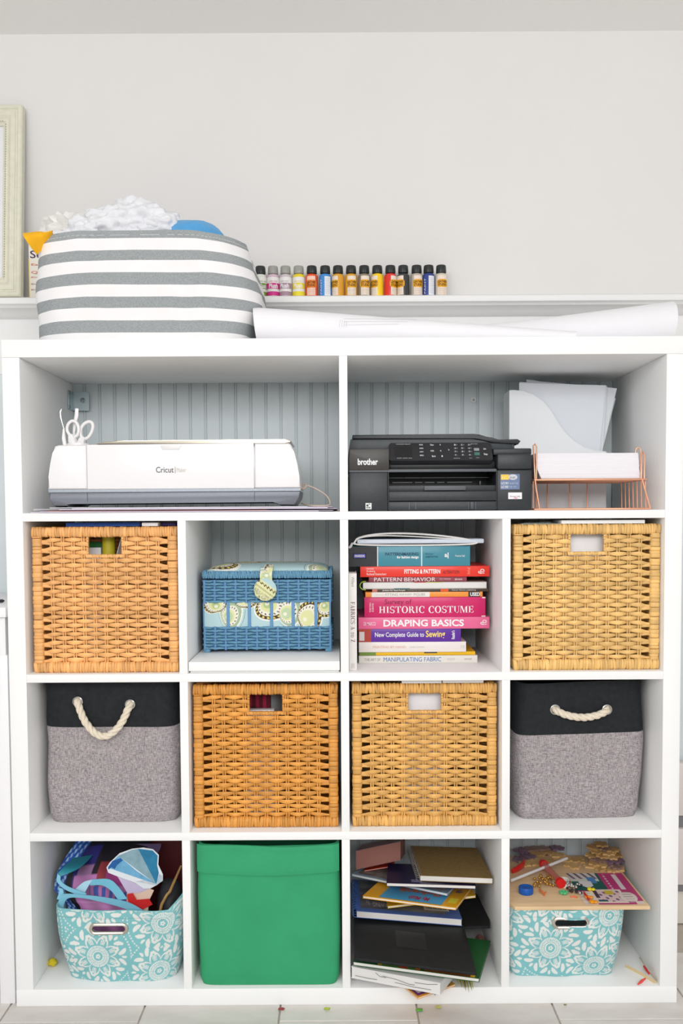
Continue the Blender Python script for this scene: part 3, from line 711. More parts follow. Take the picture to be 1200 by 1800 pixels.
def aqua_bin(label, px_t, px_b, py_t, py_b, Y, pat_px, R_px, hole_px, seed, slant):
    zf = ZT[3][0] + .0006; zt = Z(py_t, Y, 600); h = zt - zf
    xt0, xt1 = X(px_t[0], Y, py_t), X(px_t[1], Y, py_t); xb0, xb1 = X(px_b[0], Y, py_b), X(px_b[1], Y, py_b)
    dt, db = .27, .22; cyt = Y + dt / 2; cyb = Y + .012 + db / 2
    root = thing('print_bin', ((xt0 + xt1) / 2, cyt, zf), label, 'storage bin', 'aqua medallion-print bins')
    # column parameters: dense across the front, coarse round the back
    nf = 250; ang = np.concatenate([np.linspace(PI * 1.03, PI * 1.97, nf), np.linspace(PI * 1.97, PI * 3.03, 70)[1:-1]])
    ex = 7.0; c, s = np.cos(ang), np.sin(ang)
    # even spacing across the front
    lx = np.sign(c) * np.abs(c) ** (2/ex); ly = np.sign(s) * np.abs(s) ** (2/ex)
    fr = np.linspace(-.985, .985, nf); lx[:nf] = fr; ly[:nf] = -(1 - np.abs(fr) ** ex) ** (1/ex)
    nv = 125; t = np.linspace(0, 1, nv)[:, None]
    def pts(off):
        w = ((xb1 - xb0) + ((xt1 - xt0) - (xb1 - xb0)) * t) / 2 - off; d = (db + (dt - db) * t) / 2 - off
        cx = (xb0 + xb1) / 2 + ((xt0 + xt1) / 2 - (xb0 + xb1) / 2) * t; cy = cyb + (cyt - cyb) * t
        wr = .0045 * np.sin(lx * 3.1 + seed + 2.2 * t) * np.sin(2.7 * t + seed) + .003 * np.sin(lx * 7 + t * 6 + seed * 3) - .006 * (1 - t) ** 6
        Px = cx + lx * (w + .004 * np.sin(PI * t)); Py = cy + ly * (d + .005 * np.sin(PI * t) + wr)
        Pz = zf + h * t + slant(lx, ly) * t ** 2 + 0 * lx
        return np.stack([Px, Py, np.broadcast_to(Pz, Px.shape)], -1)
    P = pts(0.0)
    # print coordinates: pixels of the flattened front
    u = np.broadcast_to(lx, P.shape[:2]).copy(); arc = np.where(np.arange(len(ang)) < nf, 0, 1)
    step = np.hypot(np.diff(P[60, :, 0], append=P[60, :1, 0]), np.diff(P[60, :, 1], append=P[60, :1, 1])); cum = np.concatenate([[0], np.cumsum(step)[:-1]])
    ux = P[60, 0, 0] + cum; ux = np.broadcast_to(ux, P.shape[:2]); uz = np.broadcast_to(zf + h * t, P.shape[:2])
    white = np.zeros(P.shape[:2], bool); best = np.full(P.shape[:2], 9.0)
    R = R_px / 790
    cs = []
    for q in pat_px:
        p = at(q[0], q[1], Y); cs.append((p.x, p.z))
    L = cum[-1]
    cs += [(cs[0][0] + dx, cs[0][1] + dz) for dx, dz in ((.34, .02), (.47, .09), (.5, -.05), (.62, .03), (.76, .07), (.78, -.06))]
    for cx, cz in cs:
        w, r = medallion(ux - cx, uz - cz, R); mine = r < best; white = np.where(mine & (r < 1.32), w, white); best = np.minimum(best, r)
    C = np.where(white[..., None], WHT, AQUA); hem = (np.abs(t - .90) < .006); C = np.where(np.broadcast_to(hem, P.shape[:2])[..., None], C * .93, C)
    a, b = at(hole_px[0], hole_px[3], Y), at(hole_px[1], hole_px[2], Y)
    def inhole(Q, grow=0.0):
        fx, fz = Q[..., 0], Q[..., 2]; hw, hh = (b.x - a.x) / 2 + grow, (b.z - a.z) / 2 + grow
        qx = np.maximum(np.abs(fx - (a.x + b.x) / 2) - (hw - hh), 0); return (np.hypot(qx, fz - (a.z + b.z) / 2) < hh) & (Q[..., 1] < cyt)
    def keep(Q):
        m_ = .25 * (Q[:-1, :-1] + Q[1:, :-1] + Q[:-1, 1:] + Q[1:, 1:]); return ~inhole(m_)
    def wrapq(Q): return np.concatenate([Q, Q[:, :1]], 1)
    Pw, Cw = wrapq(P), np.concatenate([C, C[:, :1]], 1)
    npgrid('body', Pw, Cw, M_print('aqua_print', .85, bump=.25, bscale=900), root, keep=keep(Pw))
    I = wrapq(pts(.0035)); npgrid('lining', I[:, ::-1], None, M((176, 196, 196), .85), root, keep=keep(I[:, ::-1]))
    rim = np.stack([Pw[-1], (Pw[-1] + I[-1]) / 2 + np.array((0, 0, .0012)), I[-1]]); npgrid('rim', rim, np.broadcast_to(AQUA, rim.shape).copy(), M_print('aqua_print'), root)
    bt = pts(.0)[0]; mb = MB(); mb.face([mb.bm.verts.new(p) for p in bt[::5]]); obj('base', mb, M(tuple(AQUA), .85), root)
    # metal handle frame
    hw, hh = (b.x - a.x) / 2, (b.z - a.z) / 2; cx, cz = (a.x + b.x) / 2, (a.z + b.z) / 2; path = []
    for k in range(40):
        an = 2*PI*k/40; path.append((cx + math.copysign(hw - hh, math.cos(an)) + (hh + .0022) * math.cos(an), Y - .0015, cz + (hh + .0022) * math.sin(an)))
    obj('handle_frame', MB().tube(path, .0042, 8, closed=True, flat=1.0), M((206, 196, 184), .25, metal=.85, name='brushed_steel'), root)
    return root, zt, zf
ab1, ab1_t, ab1_f = aqua_bin('aqua medallion-print bin with a metal-framed slot, filled with a blue bag', (88, 322), (112, 306), 1599, 1727, .020, [(187, 1682), (300, 1622), (300, 1712), (66, 1634), (182, 1584), (92, 1700), (245, 1555)], 54, (162, 221, 1626, 1638), 1.3, lambda x, y: np.where(x > .78, .03 * (x - .78) / .22, 0) * np.where(y < .2, 1, .6))
ab2, ab2_t, ab2_f = aqua_bin('aqua medallion-print bin with a metal-framed slot, under the wooden puzzle board', (893, 1107), (899, 1087), 1602, 1717, .030, [(981, 1667), (1082, 1611), (1064, 1700), (894, 1606), (978, 1574), (878, 1690), (1128, 1680)], 54, (974, 1031, 1615, 1628), 2.7, lambda x, y: 0 * x)

# ------------------------------------------------------------------ on top of the unit and on the ledge
ZTOP = H + .0004
white_canvas = M((240, 239, 240), .85, var=.02, vscale=20, bump=.12, bscale=500, name='white_canvas', spec=.2)
grey_canvas = M_linen('grey_canvas', (140, 146, 148), (170, 175, 176), 1.6, .25)
sb = thing('striped_bin', (X(250, .15, 590), .165, ZTOP), 'big soft fabric bin with grey and white horizontal stripes on top of the unit', 'storage bin')
x0, x1 = X(51, .03, 500), X(441, .03, 500); hS = Z(405, .01, 250) - ZTOP
st = [(.07, 0), (.181, 1), (.294, 0), (.395, 1), (.504, 0), (.616, 1), (.727, 0), (.82, 1), (.93, 0), (1.0, 1)]
spos, slp = soft_bin(sb, (x0 + x1) / 2, .170, ZTOP, hS, (x1 - x0) * 1.0, (x1 - x0) * .985, .31, .325, 4.6, 120, st, [white_canvas, grey_canvas], bulge=.004, wrink=.007, seed=2.4,
         shift=lambda x, y, t: (.020 * math.sin(PI * min(1, t)) ** 1.2 * max(0, x) ** 2 - .012 * t * max(0, x), 0, -.010 * max(0, abs(x) - .55) / .45 * t), liner=white_canvas, thick=.005)
mb = MB()
for k in range(0, 118, 1):
    a, b = spos(k, .958, -.0006), spos(k + 1, .958, -.0006); mb.tube([a.lerp(b, .1), a.lerp(b, .75)], .0005, 4)
tag(obj('hem_stitching', mb, M((226, 228, 228), .8), sb), kind='stuff')
# contents of the striped bin
tul = M((233, 234, 238), .8, sss=0, spec=.2, name='tulle')
tu = thing('tulle_bundle', (X(215, .16), .16, ZTOP + .02), 'heap of crumpled white tulle bulging from the striped bin', 'fabric')
for i, (px, py, r, yy) in enumerate(((160, 415, .052, .10), (205, 402, .060, .11), (255, 398, .062, .12), (230, 385, .052, .15), (285, 408, .045, .10), (185, 395, .045, .17))):
    c = at(px, py, yy)
    mb = MB(); mb.ball(c, r, 5, (1.15, .9, .75), .30, 8)
    for v in mb.bm.verts:
        d = (v.co - c); v.co += d.normalized() * .0035 * noise.ridged_multi_fractal(v.co * 30, 1.0, 2.1, 3, 1.0, 2.0) * .6
    obj('tulle_fold', mb, tul, tu, smooth=3.0)
mb = MB(); mb.box(X(110, .15), X(300, .15), .06, .26, ZTOP + .008, Z(425, .15)); obj('tulle_core', mb, tul, tu)
c = at(120, 405, .12)
mb = MB(); mb.ball(c, .042, 4, (1.25, .9, .85), .4, 10); o = obj('plastic_bag', mb, M((228, 226, 222), .35, alpha=1, spec=.5, bump=.3, bscale=60), smooth=.5); tag(o, 'off-white plastic bag peeking from the left of the striped bin', 'bag')
c = at(336, 424, .12)
mb = MB(); mb.ball(c, .085, 4, (.92, .8, .52), .05, 6); o = obj('blue_cushion', mb, M((88, 165, 220), .9, bump=.3, bscale=400, var=.04, vscale=80, sheen=.2)); tag(o, 'sky blue felt cloth rounding out of the striped bin', 'fabric')
def yfn(u, v):
    top = at(41 + 52 * u, 409 - 4 * u + 2 * math.sin(u * 9), .02); low = at(60 + 30 * u, 443 - 34 * u ** .8, .004)
    p = top.lerp(low, v); p.y = .03 - .034 * math.sin(PI * min(1, v * .9 + .1)) * (1 - .5 * u) - .006 * math.sin(u * 8 + v * 2); return p
yc = obj('yellow_cloth', MB().grid(yfn, 20, 14).solidify(.0022), M((248, 184, 30), .85, bump=.2, bscale=300)); tag(yc, 'yellow cloth hanging over the left rim of the striped bin', 'fabric')

# pattern booklet on the ledge behind the bin
bk = thing('pattern_booklet', (X(66, .385, 520), .385, ledge_z + .0004), 'cream pattern envelope with purple lettering standing behind the striped bin', 'booklet')
bx0, bx1, by = X(51, .375, 480), X(150, .375, 480), .375
obj('cover', B(bx0, bx1, by, by + .006, ledge_z + .0004, Z(408, .375, 60), bev=.0008), M((240, 236, 226), .5), bk)
text_px('Sewing', 53, 440, 120, 458, by - .0006, M((74, 40, 84), .5), bk, .01)
for k, (a, b) in enumerate(((463, 468), (476, 482), (486, 489), (498, 501), (508, 511))): text_px('Easy steps' if k != 1 else 'Quilts 25', 55, a, 110, b, by - .0006, M((200, 110, 80) if k < 3 else (150, 110, 100), .5), bk, .01)
o = obj('spine_stripe', B(bx0 - .0003, bx0 + .002, by - .0007, by + .0065, ledge_z + .0006, Z(455, .375, 60)), M((238, 214, 130), .5), bk)

# leaning picture frame
fr_m = M((221, 219, 200), .6, var=.05, vscale=60, bump=.25, bscale=220, name='distressed_cream_wood')
fw, fh, mw = .42, Z(190, .39, 40) - ledge_z + .006, .0505
tr = at(42, 190, .395); th = math.atan2(.046, fh)
fr = thing('picture_frame', (tr.x - fw / 2, .36, ledge_z + .0006), 'distressed cream picture frame leaning on the wall ledge at the left', 'picture frame')
MT = Matrix.Translation((tr.x - fw / 2, .3605, ledge_z + .0008)) @ Matrix.Rotation(-th, 4, 'X')
profm = [(0, 0), (0, -.020), (.003, -.0235), (.010, -.0245), (.0125, -.021), (.016, -.021), (.018, -.0235), (.028, -.025), (.032, -.022), (.0355, -.019), (.0385, -.0205), (.042, -.0205), (.0445, -.0165), (.0505, -.013), (.0505, 0)]
cor = [(-fw/2, 0), (fw/2, 0), (fw/2, fh), (-fw/2, fh)]; dirs = [(1, 1), (-1, 1), (-1, -1), (1, -1)]
for k in range(4):
    a, b = cor[k], cor[(k+1) % 4]; da, db_ = dirs[k], dirs[(k+1) % 4]
    mb = MB(); A = [mb.bm.verts.new((a[0] + da[0]*u, y, a[1] + da[1]*u)) for u, y in profm]; Bq = [mb.bm.verts.new((b[0] + db_[0]*u, y, b[1] + db_[1]*u)) for u, y in profm]
    n = len(profm)
    for i in range(n): mb.face([A[i], A[(i+1) % n], Bq[(i+1) % n], Bq[i]])
    mb.face(A[::-1]); mb.face(Bq)
    obj('frame_rail', mb.xform(MT), fr_m, fr, smooth=.35)
mb = MB()
inn = mw - .0085
for k in range(62):
    z = mw + (fh - 2*mw) * k / 61; mb.ball((fw/2 - inn, -.021, z), .0016, 1)
for k in range(50):
    x = -fw/2 + mw + (fw - 2*mw) * k / 49; mb.ball((x, -.021, fh - inn), .0016, 1)
tag(obj('bead_trim', mb.xform(MT), M((170, 164, 132), .6), fr), kind='stuff')
obj('print', MB().box(-fw/2 + mw - .004, fw/2 - mw + .004, -.0075, -.004, mw - .004, fh - mw + .004).xform(MT), M((236, 237, 240), .6), fr)
obj('glass', MB().box(-fw/2 + mw - .002, fw/2 - mw + .002, -.0105, -.0085, mw - .002, fh - mw + .002).xform(MT), M((250, 250, 250), .04, alpha=.07, name='clear_glass'), fr)

# paint bottles
BR = .0158
black_cap = M((44, 48, 48), .35, name='black_cap'); grey_cap = M((158, 158, 152), .3, name='grey_cap', spec=.5)
gold = M((240, 172, 30), .5, name='badge_gold'); ink = M((70, 40, 10), .6, name='badge_ink'); blk = M((52, 46, 42), .6)
capq = MB(); prof = [(.0001, .0585), (.0108, .0585), (.0126, .0600), (.0128, .0640), (.0122, .0765), (.0112, .0785), (.0001, .0788)]
capq.lathe((0, 0, 0), prof, 40)
for v in capq.bm.verts:
    r = math.hypot(v.co.x, v.co.y)
    if r > .012 and v.co.z < .077:
        a = math.atan2(v.co.y, v.co.x); f = 1 + .02 * math.cos(a * 20); v.co.x *= f; v.co.y *= f
cap_me = {}
for nm, mt in (('b', black_cap), ('g', grey_cap)):
    me = bpy.data.meshes.new('cap'); capq.bm.to_mesh(me); me.materials.append(mt); me.polygons.foreach_set('use_smooth', [True] * len(me.polygons)); me.set_sharp_from_angle(angle=.6); cap_me[nm] = me
capq.bm.free()
def on_cyl(r, c, a_mid):
    return lambda u, v: (c[0] + r * math.sin(a_mid + u / r), c[1] - r * math.cos(a_mid + u / r), c[2] + v)
def patch(root, name, c, r, am, u0, u1, v0, v1, mat, shape=None):
    f = on_cyl(r, c, am)
    if shape == 'oct':
        mb = MB(); n = 12
        def fn(u, v):
            cut = .22 * max(0, abs(u - .5) - .32) / .18
            vv = .5 + (v - .5) * (1 - 2 * cut); return f(u0 + (u1 - u0) * u, v0 + (v1 - v0) * vv)
        mb.grid(fn, n, 2)
    else: mb = MB().grid(lambda u, v: f(u0 + (u1 - u0) * u, v0 + (v1 - v0) * v), 12, 1)
    return obj(name, mb, mat, root, smooth=2.0)
def bottle(px, body, style, am, label, cap='b', accent=None, lab=(238, 222, 206)):
    p = at(px, 517, .362); c = (p.x, .362, ledge_z + .0003)
    root = thing('paint_bottle', c, label, 'paint bottle', 'craft paint bottles on the ledge')
    mb = MB().lathe(c, [(.0001, .0), (.0142, 0), (BR, .0018), (BR, .051), (.0150, .0545), (.0122, .0572), (.0085, .0578), (.0085, .0600), (.0001, .0600)], 28)
    obj('bottle_body', mb, M(body, .28, coat=.4, name='bottle_plastic'), root)
    o = bpy.data.objects.new('cap', cap_me[cap]); COL.objects.link(o); o.parent = root
    r1, r2, r3 = BR + .0003, BR + .0006, BR + .0009
    if style == 'plush':
        lw = .0245
        lb = patch(root, 'label', c, r1, am, -lw, lw, .003, .049, M((236, 233, 230), .5))
        patch(lb, 'colour_band', c, r2, am, -lw * .9, lw * .9, .020, .034, M(accent, .5)).parent = lb
        patch(lb, 'colour_block', c, r2, am, -lw * .95, lw * .95, .003, .013, M(accent, .5))
        place_text('lettering', text_polys('Plush', .02), on_cyl(r3, c, am), M((250, 248, 250), .5), lb, (-.012, .0215, .012, .0325))
        place_text('lettering', text_polys('FABRIC PAINT', .01), on_cyl(r2 + .0001, c, am), M(accent, .5), lb, (-.011, .037, .011, .0395))
    elif style == 'badge':
        lb = patch(root, 'label', c, r1, am, -.0115, .0115, .003, .051, M(lab, .5))
        bd = patch(root, 'badge', c, r2, am, -.0145, .0145, .0215, .0415, gold if accent is None else M(accent, .5), 'oct')
        place_text('lettering', text_polys('LEATHER', .03), on_cyl(r3, c, am), ink, bd, (-.0125, .0325, .0125, .0385))
        place_text('lettering', text_polys('STUDIO', .03), on_cyl(r3, c, am), ink, bd, (-.0115, .0245, .0115, .0312))
        for k, (a, b) in enumerate(((.0165, .0178), (.0125, .0136), (.0085, .0096), (.0048, .0057))):
            place_text('lettering', text_polys(('ACRYLIC PAINT', 'flexible', 'non toxic', '2 FL OZ')[k], .01), on_cyl(r2, c, am), M((150, 120, 104), .6), lb, (-.009, a, .009, b))
    else:
        lb = patch(root, 'back_label', c, r1, am, -.0085, .0085, .002, .050, M((232, 234, 240), .5))
        for k in range(9): place_text('lettering', text_polys(('directions for use', 'shake well before', 'apply thin coats')[k % 3]), on_cyl(r2, c, am), M((176, 180, 192), .6), lb, (-.0072, .046 - .0046 * k - .0022, .0072 - .003 * (k % 2), .046 - .0046 * k))
        place_text('lettering', text_polys('PAINT'), on_cyl(r2, c, am - 1.15), M((235, 236, 244), .6), root, (-.002, .006, .0025, .044), rot=90)
    return root
bottle(458, (226, 226, 216), 'plush', .5, 'black-capped paint bottle half hidden by the striped bin', 'b', (120, 160, 60))
bottle(480, (214, 186, 200), 'plush', .12, 'paint bottle with magenta bands and grey cap', 'g', (214, 50, 140))
bottle(502, (206, 194, 200), 'plush', -.15, 'paint bottle with dusty mauve bands and grey cap', 'g', (172, 142, 158))
bottle(525, (238, 214, 40), 'plush', -.1, 'paint bottle with lemon yellow bands and grey cap', 'g', (236, 218, 50))
bottle(548, (236, 84, 36), 'badge', -.1, 'orange-red paint bottle with an orange badge', 'b', (238, 130, 24), (246, 206, 188))
bottle(571.5, (64, 142, 214), 'back', .45, 'bright blue paint bottle showing a white back label')
bottle(594, (222, 160, 44), 'badge', -.75, 'ochre paint bottle with its badge turned left')
bottle(617, (222, 162, 40), 'badge', .1, 'ochre paint bottle with its badge facing front')
bottle(640, (140, 128, 112), 'badge', .15, 'taupe paint bottle with a gold badge')
bottle(663, (250, 208, 24), 'badge', -.75, 'yellow paint bottle with its badge turned left')
bottle(686, (228, 48, 38), 'badge', .75, 'red paint bottle with its badge turned right')
bottle(708.5, (54, 56, 60), 'badge', -.75, 'black paint bottle with its badge turned left')
bottle(732, (190, 180, 164), 'badge', .2, 'beige-grey paint bottle with a gold badge')
bottle(753, (46, 66, 140), 'back', .45, 'navy blue paint bottle showing a white back label')
bottle(775, (214, 204, 188), 'badge', .1, 'cream paint bottle at the right end of the row')

# rolled pattern paper
def paper_roll(pl, pr, r0, r1, y, turns, label, seed, dz=0.0):
    a, b = at(pl[0], pl[1], y), at(pr[0], pr[1], y); paper = M((240, 239, 243), .75, var=.008, vscale=8, name='roll_paper')
    def fn(u, v):
        ang = -PI/2 + 2*PI*turns*v; rr = (r0 + (r1 - r0) * u) * (1 - .13 * v * turns / 2)
        x = a.x + (b.x - a.x) * u + .004 * math.sin(ang) * (1 if u > .5 else -1)
        return (x, y + rr * math.cos(ang) * 1.15, ZTOP + .0012 + r0 + (r1 - r0) * u + rr * math.sin(ang) * (1 + .03 * math.sin(u * 5 + seed)))
    mb = MB().grid(fn, 40, int(26 * turns)).solidify(.0006)
    return fn, tag(obj('paper_roll', mb, paper, smooth=1.2), label, 'paper')
fnA, ra = paper_roll((449, 570), (1010, 582), .0405, .012, .075, 1.7, 'loosely rolled white pattern paper, wide end beside the striped bin', .4)
fnB, rb = paper_roll((590, 582), (1174, 560), .011, .0575, .185, 1.8, 'loosely rolled white pattern paper, wide end at the right corner of the unit', 1.4)
lnm = M((176, 176, 182), .7)
mb = MB()
def sl(x0_, y0_, x1_, y1_, n=10):
    q = []
    for k in range(n + 1):
        px, py = x0_ + (x1_ - x0_) * k / n, y0_ + (y1_ - y0_) * k / n; p = at(px, py, .03); u = (p.x - X(449, .075)) / (X(1010, .075) - X(449, .075))
        r = .0405 + (.012 - .0405) * u; zc = ZTOP + .0012 + r; s = max(-1, min(1, (p.z - zc) / r)); y = .075 - 1.15 * r * math.sqrt(1 - s * s) - .0009
        q.append((p.x, y, p.z))
    mb.tube(q, .0002, 4)
for i in range(4): sl(598 + i * 4, 560 + i, 596 + i * 4, 574)
for i in range(3): sl(604, 558 + i * 6, 734 - i * 16, 557 + i * 5)
tag(obj('pattern_lines', mb, lnm, ra), kind='stuff')

# ------------------------------------------------------------------ cutting machine, papers, tools
z1 = ZT[0][0]
paper_cols = [(236, 228, 240), (222, 208, 228), (196, 120, 84), (240, 236, 240), (214, 200, 222), (238, 234, 240), (228, 216, 234), (242, 240, 242)]
lbl = ['lowest white sheet', 'pale lilac sheet second from the bottom', 'rust orange sheet', 'white sheet above the rust orange one', 'lilac sheet in the middle', 'white sheet above the middle lilac one', 'pale mauve sheet near the top', 'top white sheet']
ext = [(60, 560), (75, 585), (88, 470), (62, 250), (110, 592), (64, 576), (130, 584), (90, 540)]
zz = z1 + .0017
for i in range(8):
    a, b = X(ext[i][0], .03, 895), X(ext[i][1], .03, 895); z0_ = zz
    f = lambda u, v, a=a, b=b, i=i, z0_=z0_: (a + (b - a) * u, .006 + .0045 * (i % 4) + .30 * v, z0_ + .0004 * (1 + math.sin(u * 9 + i * 2)) * (1 - v) * .6)
    o = obj('craft_sheet', MB().grid(f, 24, 3).solidify(.0011), M(paper_cols[i], .7)); zz += .0014
    tag(o, lbl[i] + ' under the white cutting machine', 'paper', 'craft sheets under the cutting machine')
mz = zz + .0008; CY = .028                                # bottom and front of the machine
def cx(px, py=840): return X(px, CY, py)
def cz(py): return Z(py, CY, 300)
gloss = M((242, 240, 241), .22, coat=.5, name='gloss_white_plastic'); slate = M((116, 119, 128), .38, metal=.25, var=.04, vscale=200, name='slate_plastic'); champ = M((196, 188, 172), .3, metal=.6, name='champagne_metal')
cm = thing('cutting_machine', ((cx(83) + cx(528)) / 2, CY + .085, mz), 'glossy white electronic cutting machine with slate base in the upper left cube', 'cutting machine')
zt_, zm, zb_ = cz(779), cz(860), max(mz + .002, cz(889))
LEFT = [(97, 783), (93, 795), (88.5, 815), (85, 838), (83.5, 860)]; RIGHT = [(528, 860), (526, 838), (522, 815), (517, 795), (512, 779)]
DY = .165
def poly(pts): return [(cx(a), cz(b)) for a, b in pts]
obj('body_core', MB().prism(poly([(100, 788), (90, 858), (522, 858), (509, 784)]), CY + .006, CY + DY, bev=.004), gloss, cm)
obj('end_cap', MB().prism(poly([(97, 783), (93, 795), (88.5, 815), (85, 838), (83.5, 859), (152.6, 859), (152.6, 781), (104, 781)]), CY, CY + DY, bev=.005, seg=3), gloss, cm)
dr = obj('front_door', MB().prism(poly([(153.6, 781), (153.6, 859), (446.4, 859), (446.4, 779.5)]), CY - .001, CY + .05, bev=.0012), gloss, cm)
obj('end_cap', MB().prism(poly([(447.4, 779.5), (447.4, 859), (528, 859), (526, 838), (522, 815), (517, 795), (512, 783), (508, 779.5)]), CY, CY + DY, bev=.005, seg=3), gloss, cm)
obj('lid', MB().prism(poly([(170, 780), (180, 776.5), (220, 774), (500, 773), (508, 774), (512, 776.5), (510, 779.6), (500, 780)]), CY - .0015, CY + DY - .01, bev=.0015), champ, cm)
obj('finger_grip', MB().prism(poly([(282, 783), (286, 791), (316, 791), (320, 783)]), CY - .0022, CY + .001, bev=.0006), M((228, 226, 226), .3), dr)
obj('chrome_strip', MB().prism(poly([(84, 859.2), (84.5, 864.5), (527, 864), (528, 859.2)]), CY + .002, CY + DY - .004), M((208, 214, 222), .12, metal=.9), cm)
bb = [(cx(84.5), cz(864.7)), (cx(87), cz(876)), (cx(92), zb_), (cx(118), zb_), (cx(121), cz(882.5)), (cx(480), cz(881)), (cx(487), zb_), (cx(517), zb_), (cx(525), cz(876)), (cx(527.3), cz(864.4))]
obj('base', MB().prism(bb, CY + .001, CY + DY, bev=.003), slate, cm)
for px in (152.9, 446.9): obj('seam', B(cx(px) - .0005, cx(px) + .0005, CY + .0005, CY + .004, cz(881), cz(865)), M((70, 72, 80), .5), cm)
for px in (96, 512): obj('foot', B(cx(px) - .006, cx(px) + .012, CY + .02, CY + .05, mz, zb_ + .001), M((60, 60, 64), .6), cm)
text_px('Cricut', 274, 820.5, 305, 831, CY - .0016, M((96, 98, 104), .5), dr, .01)
text_px('|', 307, 820, 308.5, 832, CY - .0016, M((190, 186, 180), .5), dr)
text_px('Maker', 310.5, 822, 327, 830, CY - .0016, M((196, 190, 184), .5), dr)
cup = at(125, 782, CY + .05)
# tools standing in the machine's tool cup
obj('tool_cup', MB().lathe((cx(127), CY + .055, zt_ - .03), [(.026, 0), (.026, .034), (.023, .034), (.023, .002), (.0001, .002)], 24), gloss, cm)
TY = CY + .052; tw_ = M((242, 240, 240), .35, coat=.2, name='white_handle'); bl = M((176, 178, 176), .25, metal=.9, name='tool_steel')
def tp(px, py, dy=0): p = at(px, py, TY + dy); return p
zcup = zt_ - .026
sc = thing('scissors', (tp(136, 790).x, TY, zcup), 'white-handled scissors standing handles-up in the cutting machine', 'scissors')
def ringpath(cxp, cyp, rx, ry, rot, dy):
    q = []
    for k in range(28):
        a = 2*PI*k/28; u, v = rx * math.cos(a), ry * math.sin(a) * (1 + .12 * math.cos(a))
        q.append(tp(cxp + u * math.cos(rot) - v * math.sin(rot), cyp + u * math.sin(rot) + v * math.cos(rot), dy))
    return q
h1 = obj('handle', MB().tube(ringpath(128, 754, 10.2, 14.0, -.12, 0), .0036, 8, closed=True).tube([tp(124, 764), tp(127, 774), tp(130, 786), tp(133, 806)], [.006, .010, .010, .008], 8), tw_, sc)
h2 = obj('handle', MB().tube(ringpath(152, 756, 9.8, 16.0, .42, .006), .0039, 8, closed=True).tube([tp(146, 768, .006), tp(143, 777, .006), tp(140, 788, .006), tp(136, 806, .006)], [.006, .010, .009, .008], 8), tw_, sc)
obj('blade', MB().tube([tp(132, 800, .003), Vector((tp(134, 800).x, TY + .003, zcup + .001))], [.004, .001], 6, flat=.3), bl, sc)
wt = thing('weeding_hook', (tp(117, 790).x, TY - .004, zcup), 'slim weeding tool with a curved steel tip beside the scissors', 'craft tool')
obj('handle', MB().tube([tp(112, 754, -.006), tp(112, 770, -.006), tp(117, 800, -.006), Vector((tp(119, 800).x, TY - .006, zcup + .002))], [.0022, .0045, .0048, .004], 10), tw_, wt)
obj('tip', MB().tube([tp(112.5, 755, -.006), tp(109, 744, -.006), tp(106, 733, -.006), tp(105.5, 724, -.006), tp(108, 719, -.006)], [.0016, .0018, .0030, .0034, .0012], 8, flat=.45), bl, wt)
sp_ = thing('spatula', (tp(133, 790).x, TY + .016, zcup), 'white craft spatula standing behind the scissors', 'craft tool')
obj('blade', MB().tube([tp(135, 718, .016), tp(134.5, 730, .016), tp(131, 745, .016), tp(130, 760, .016)], [.004, .0042, .0036, .003], 8, flat=.3), tw_, sp_)
obj('handle', MB().tube([tp(130, 758, .016), tp(131, 780, .016), Vector((tp(132, 800).x, TY + .016, zcup + .002))], [.003, .0042, .004], 8), tw_, sp_)
wire = M((222, 200, 182), .5, name='pale_cable')
def cable(pts, r, label):
    P = [Vector(p) for p in pts]; Q = []
    for i in range(len(P) - 1):
        p = [P[max(0, min(len(P) - 1, i + k))] for k in (-1, 0, 1, 2)]
        for s in range(8):
            t = s / 8; Q.append(.5 * ((2*p[1]) + (p[2]-p[0])*t + (2*p[0]-5*p[1]+4*p[2]-p[3])*t*t + (3*p[1]-p[0]-3*p[2]+p[3])*t**3))
    Q.append(P[-1]); return tag(obj('power_cable', MB().tube(Q, r, 8), wire, smooth=1.5), label, 'cable')
def sp2(px, py, y=.12): p = at(px, py, y); p.z = max(p.z, z1 + .0145); return p
cable([sp2(524, 856, .13), sp2(534, 851, .12), sp2(538, 854, .11), sp2(533, 860, .11), sp2(528, 862, .13), sp2(540, 854, .13), sp2(560, 862, .13), sp2(575, 873, .12), sp2(580, 885, .11), sp2(574, 890, .10), sp2(548, 889, .10), sp2(530, 885, .13)], .0017, 'pale cable looping out at the right of the cutting machine')
cable([Vector((X(586, .20), .22, z1 + .003)), Vector((X(590, .12), .12, z1 + .003)), Vector((X(592, .05), .06, z1 + .003)), Vector((X(595, .02), .03, z1 + .003))], .0015, 'short pale cable lying against the centre divider')

# ------------------------------------------------------------------ printer
PY = .020
def qx(px): return X(px, PY, 830)
def qz(py): return Z(py, PY, 770)
pz = z1 + .0005
blackp = M((46, 50, 54), .42, var=.12, vscale=160, bump=.08, bscale=900, name='black_printer_plastic'); dark = M((14, 15, 17), .35, name='dark_recess'); glossb = M((30, 30, 33), .2, coat=.4, name='gloss_black'); greyp = M((88, 92, 96), .45, name='grey_printer_plastic')
pr = thing('printer', ((qx(613) + qx(936)) / 2, PY + .16, pz), 'black multifunction inkjet printer in the upper right cube', 'printer')
PD = .222
def pbox(name, a, b, c, d, y0, y1, mat, bev=.002, parent=None):
    return obj(name, B(qx(a), qx(b), PY + y0, PY + y1, max(pz, qz(d)), qz(c), bev=bev), mat, parent or pr)
pbox('left_housing', 613, 681.5, 829, 899, 0, PD, blackp, .003)
pbox('right_housing', 873, 935, 826, 899, 0, PD, blackp, .004)
pbox('rear_housing', 681, 873.5, 800, 899, .14, PD, dark, 0)
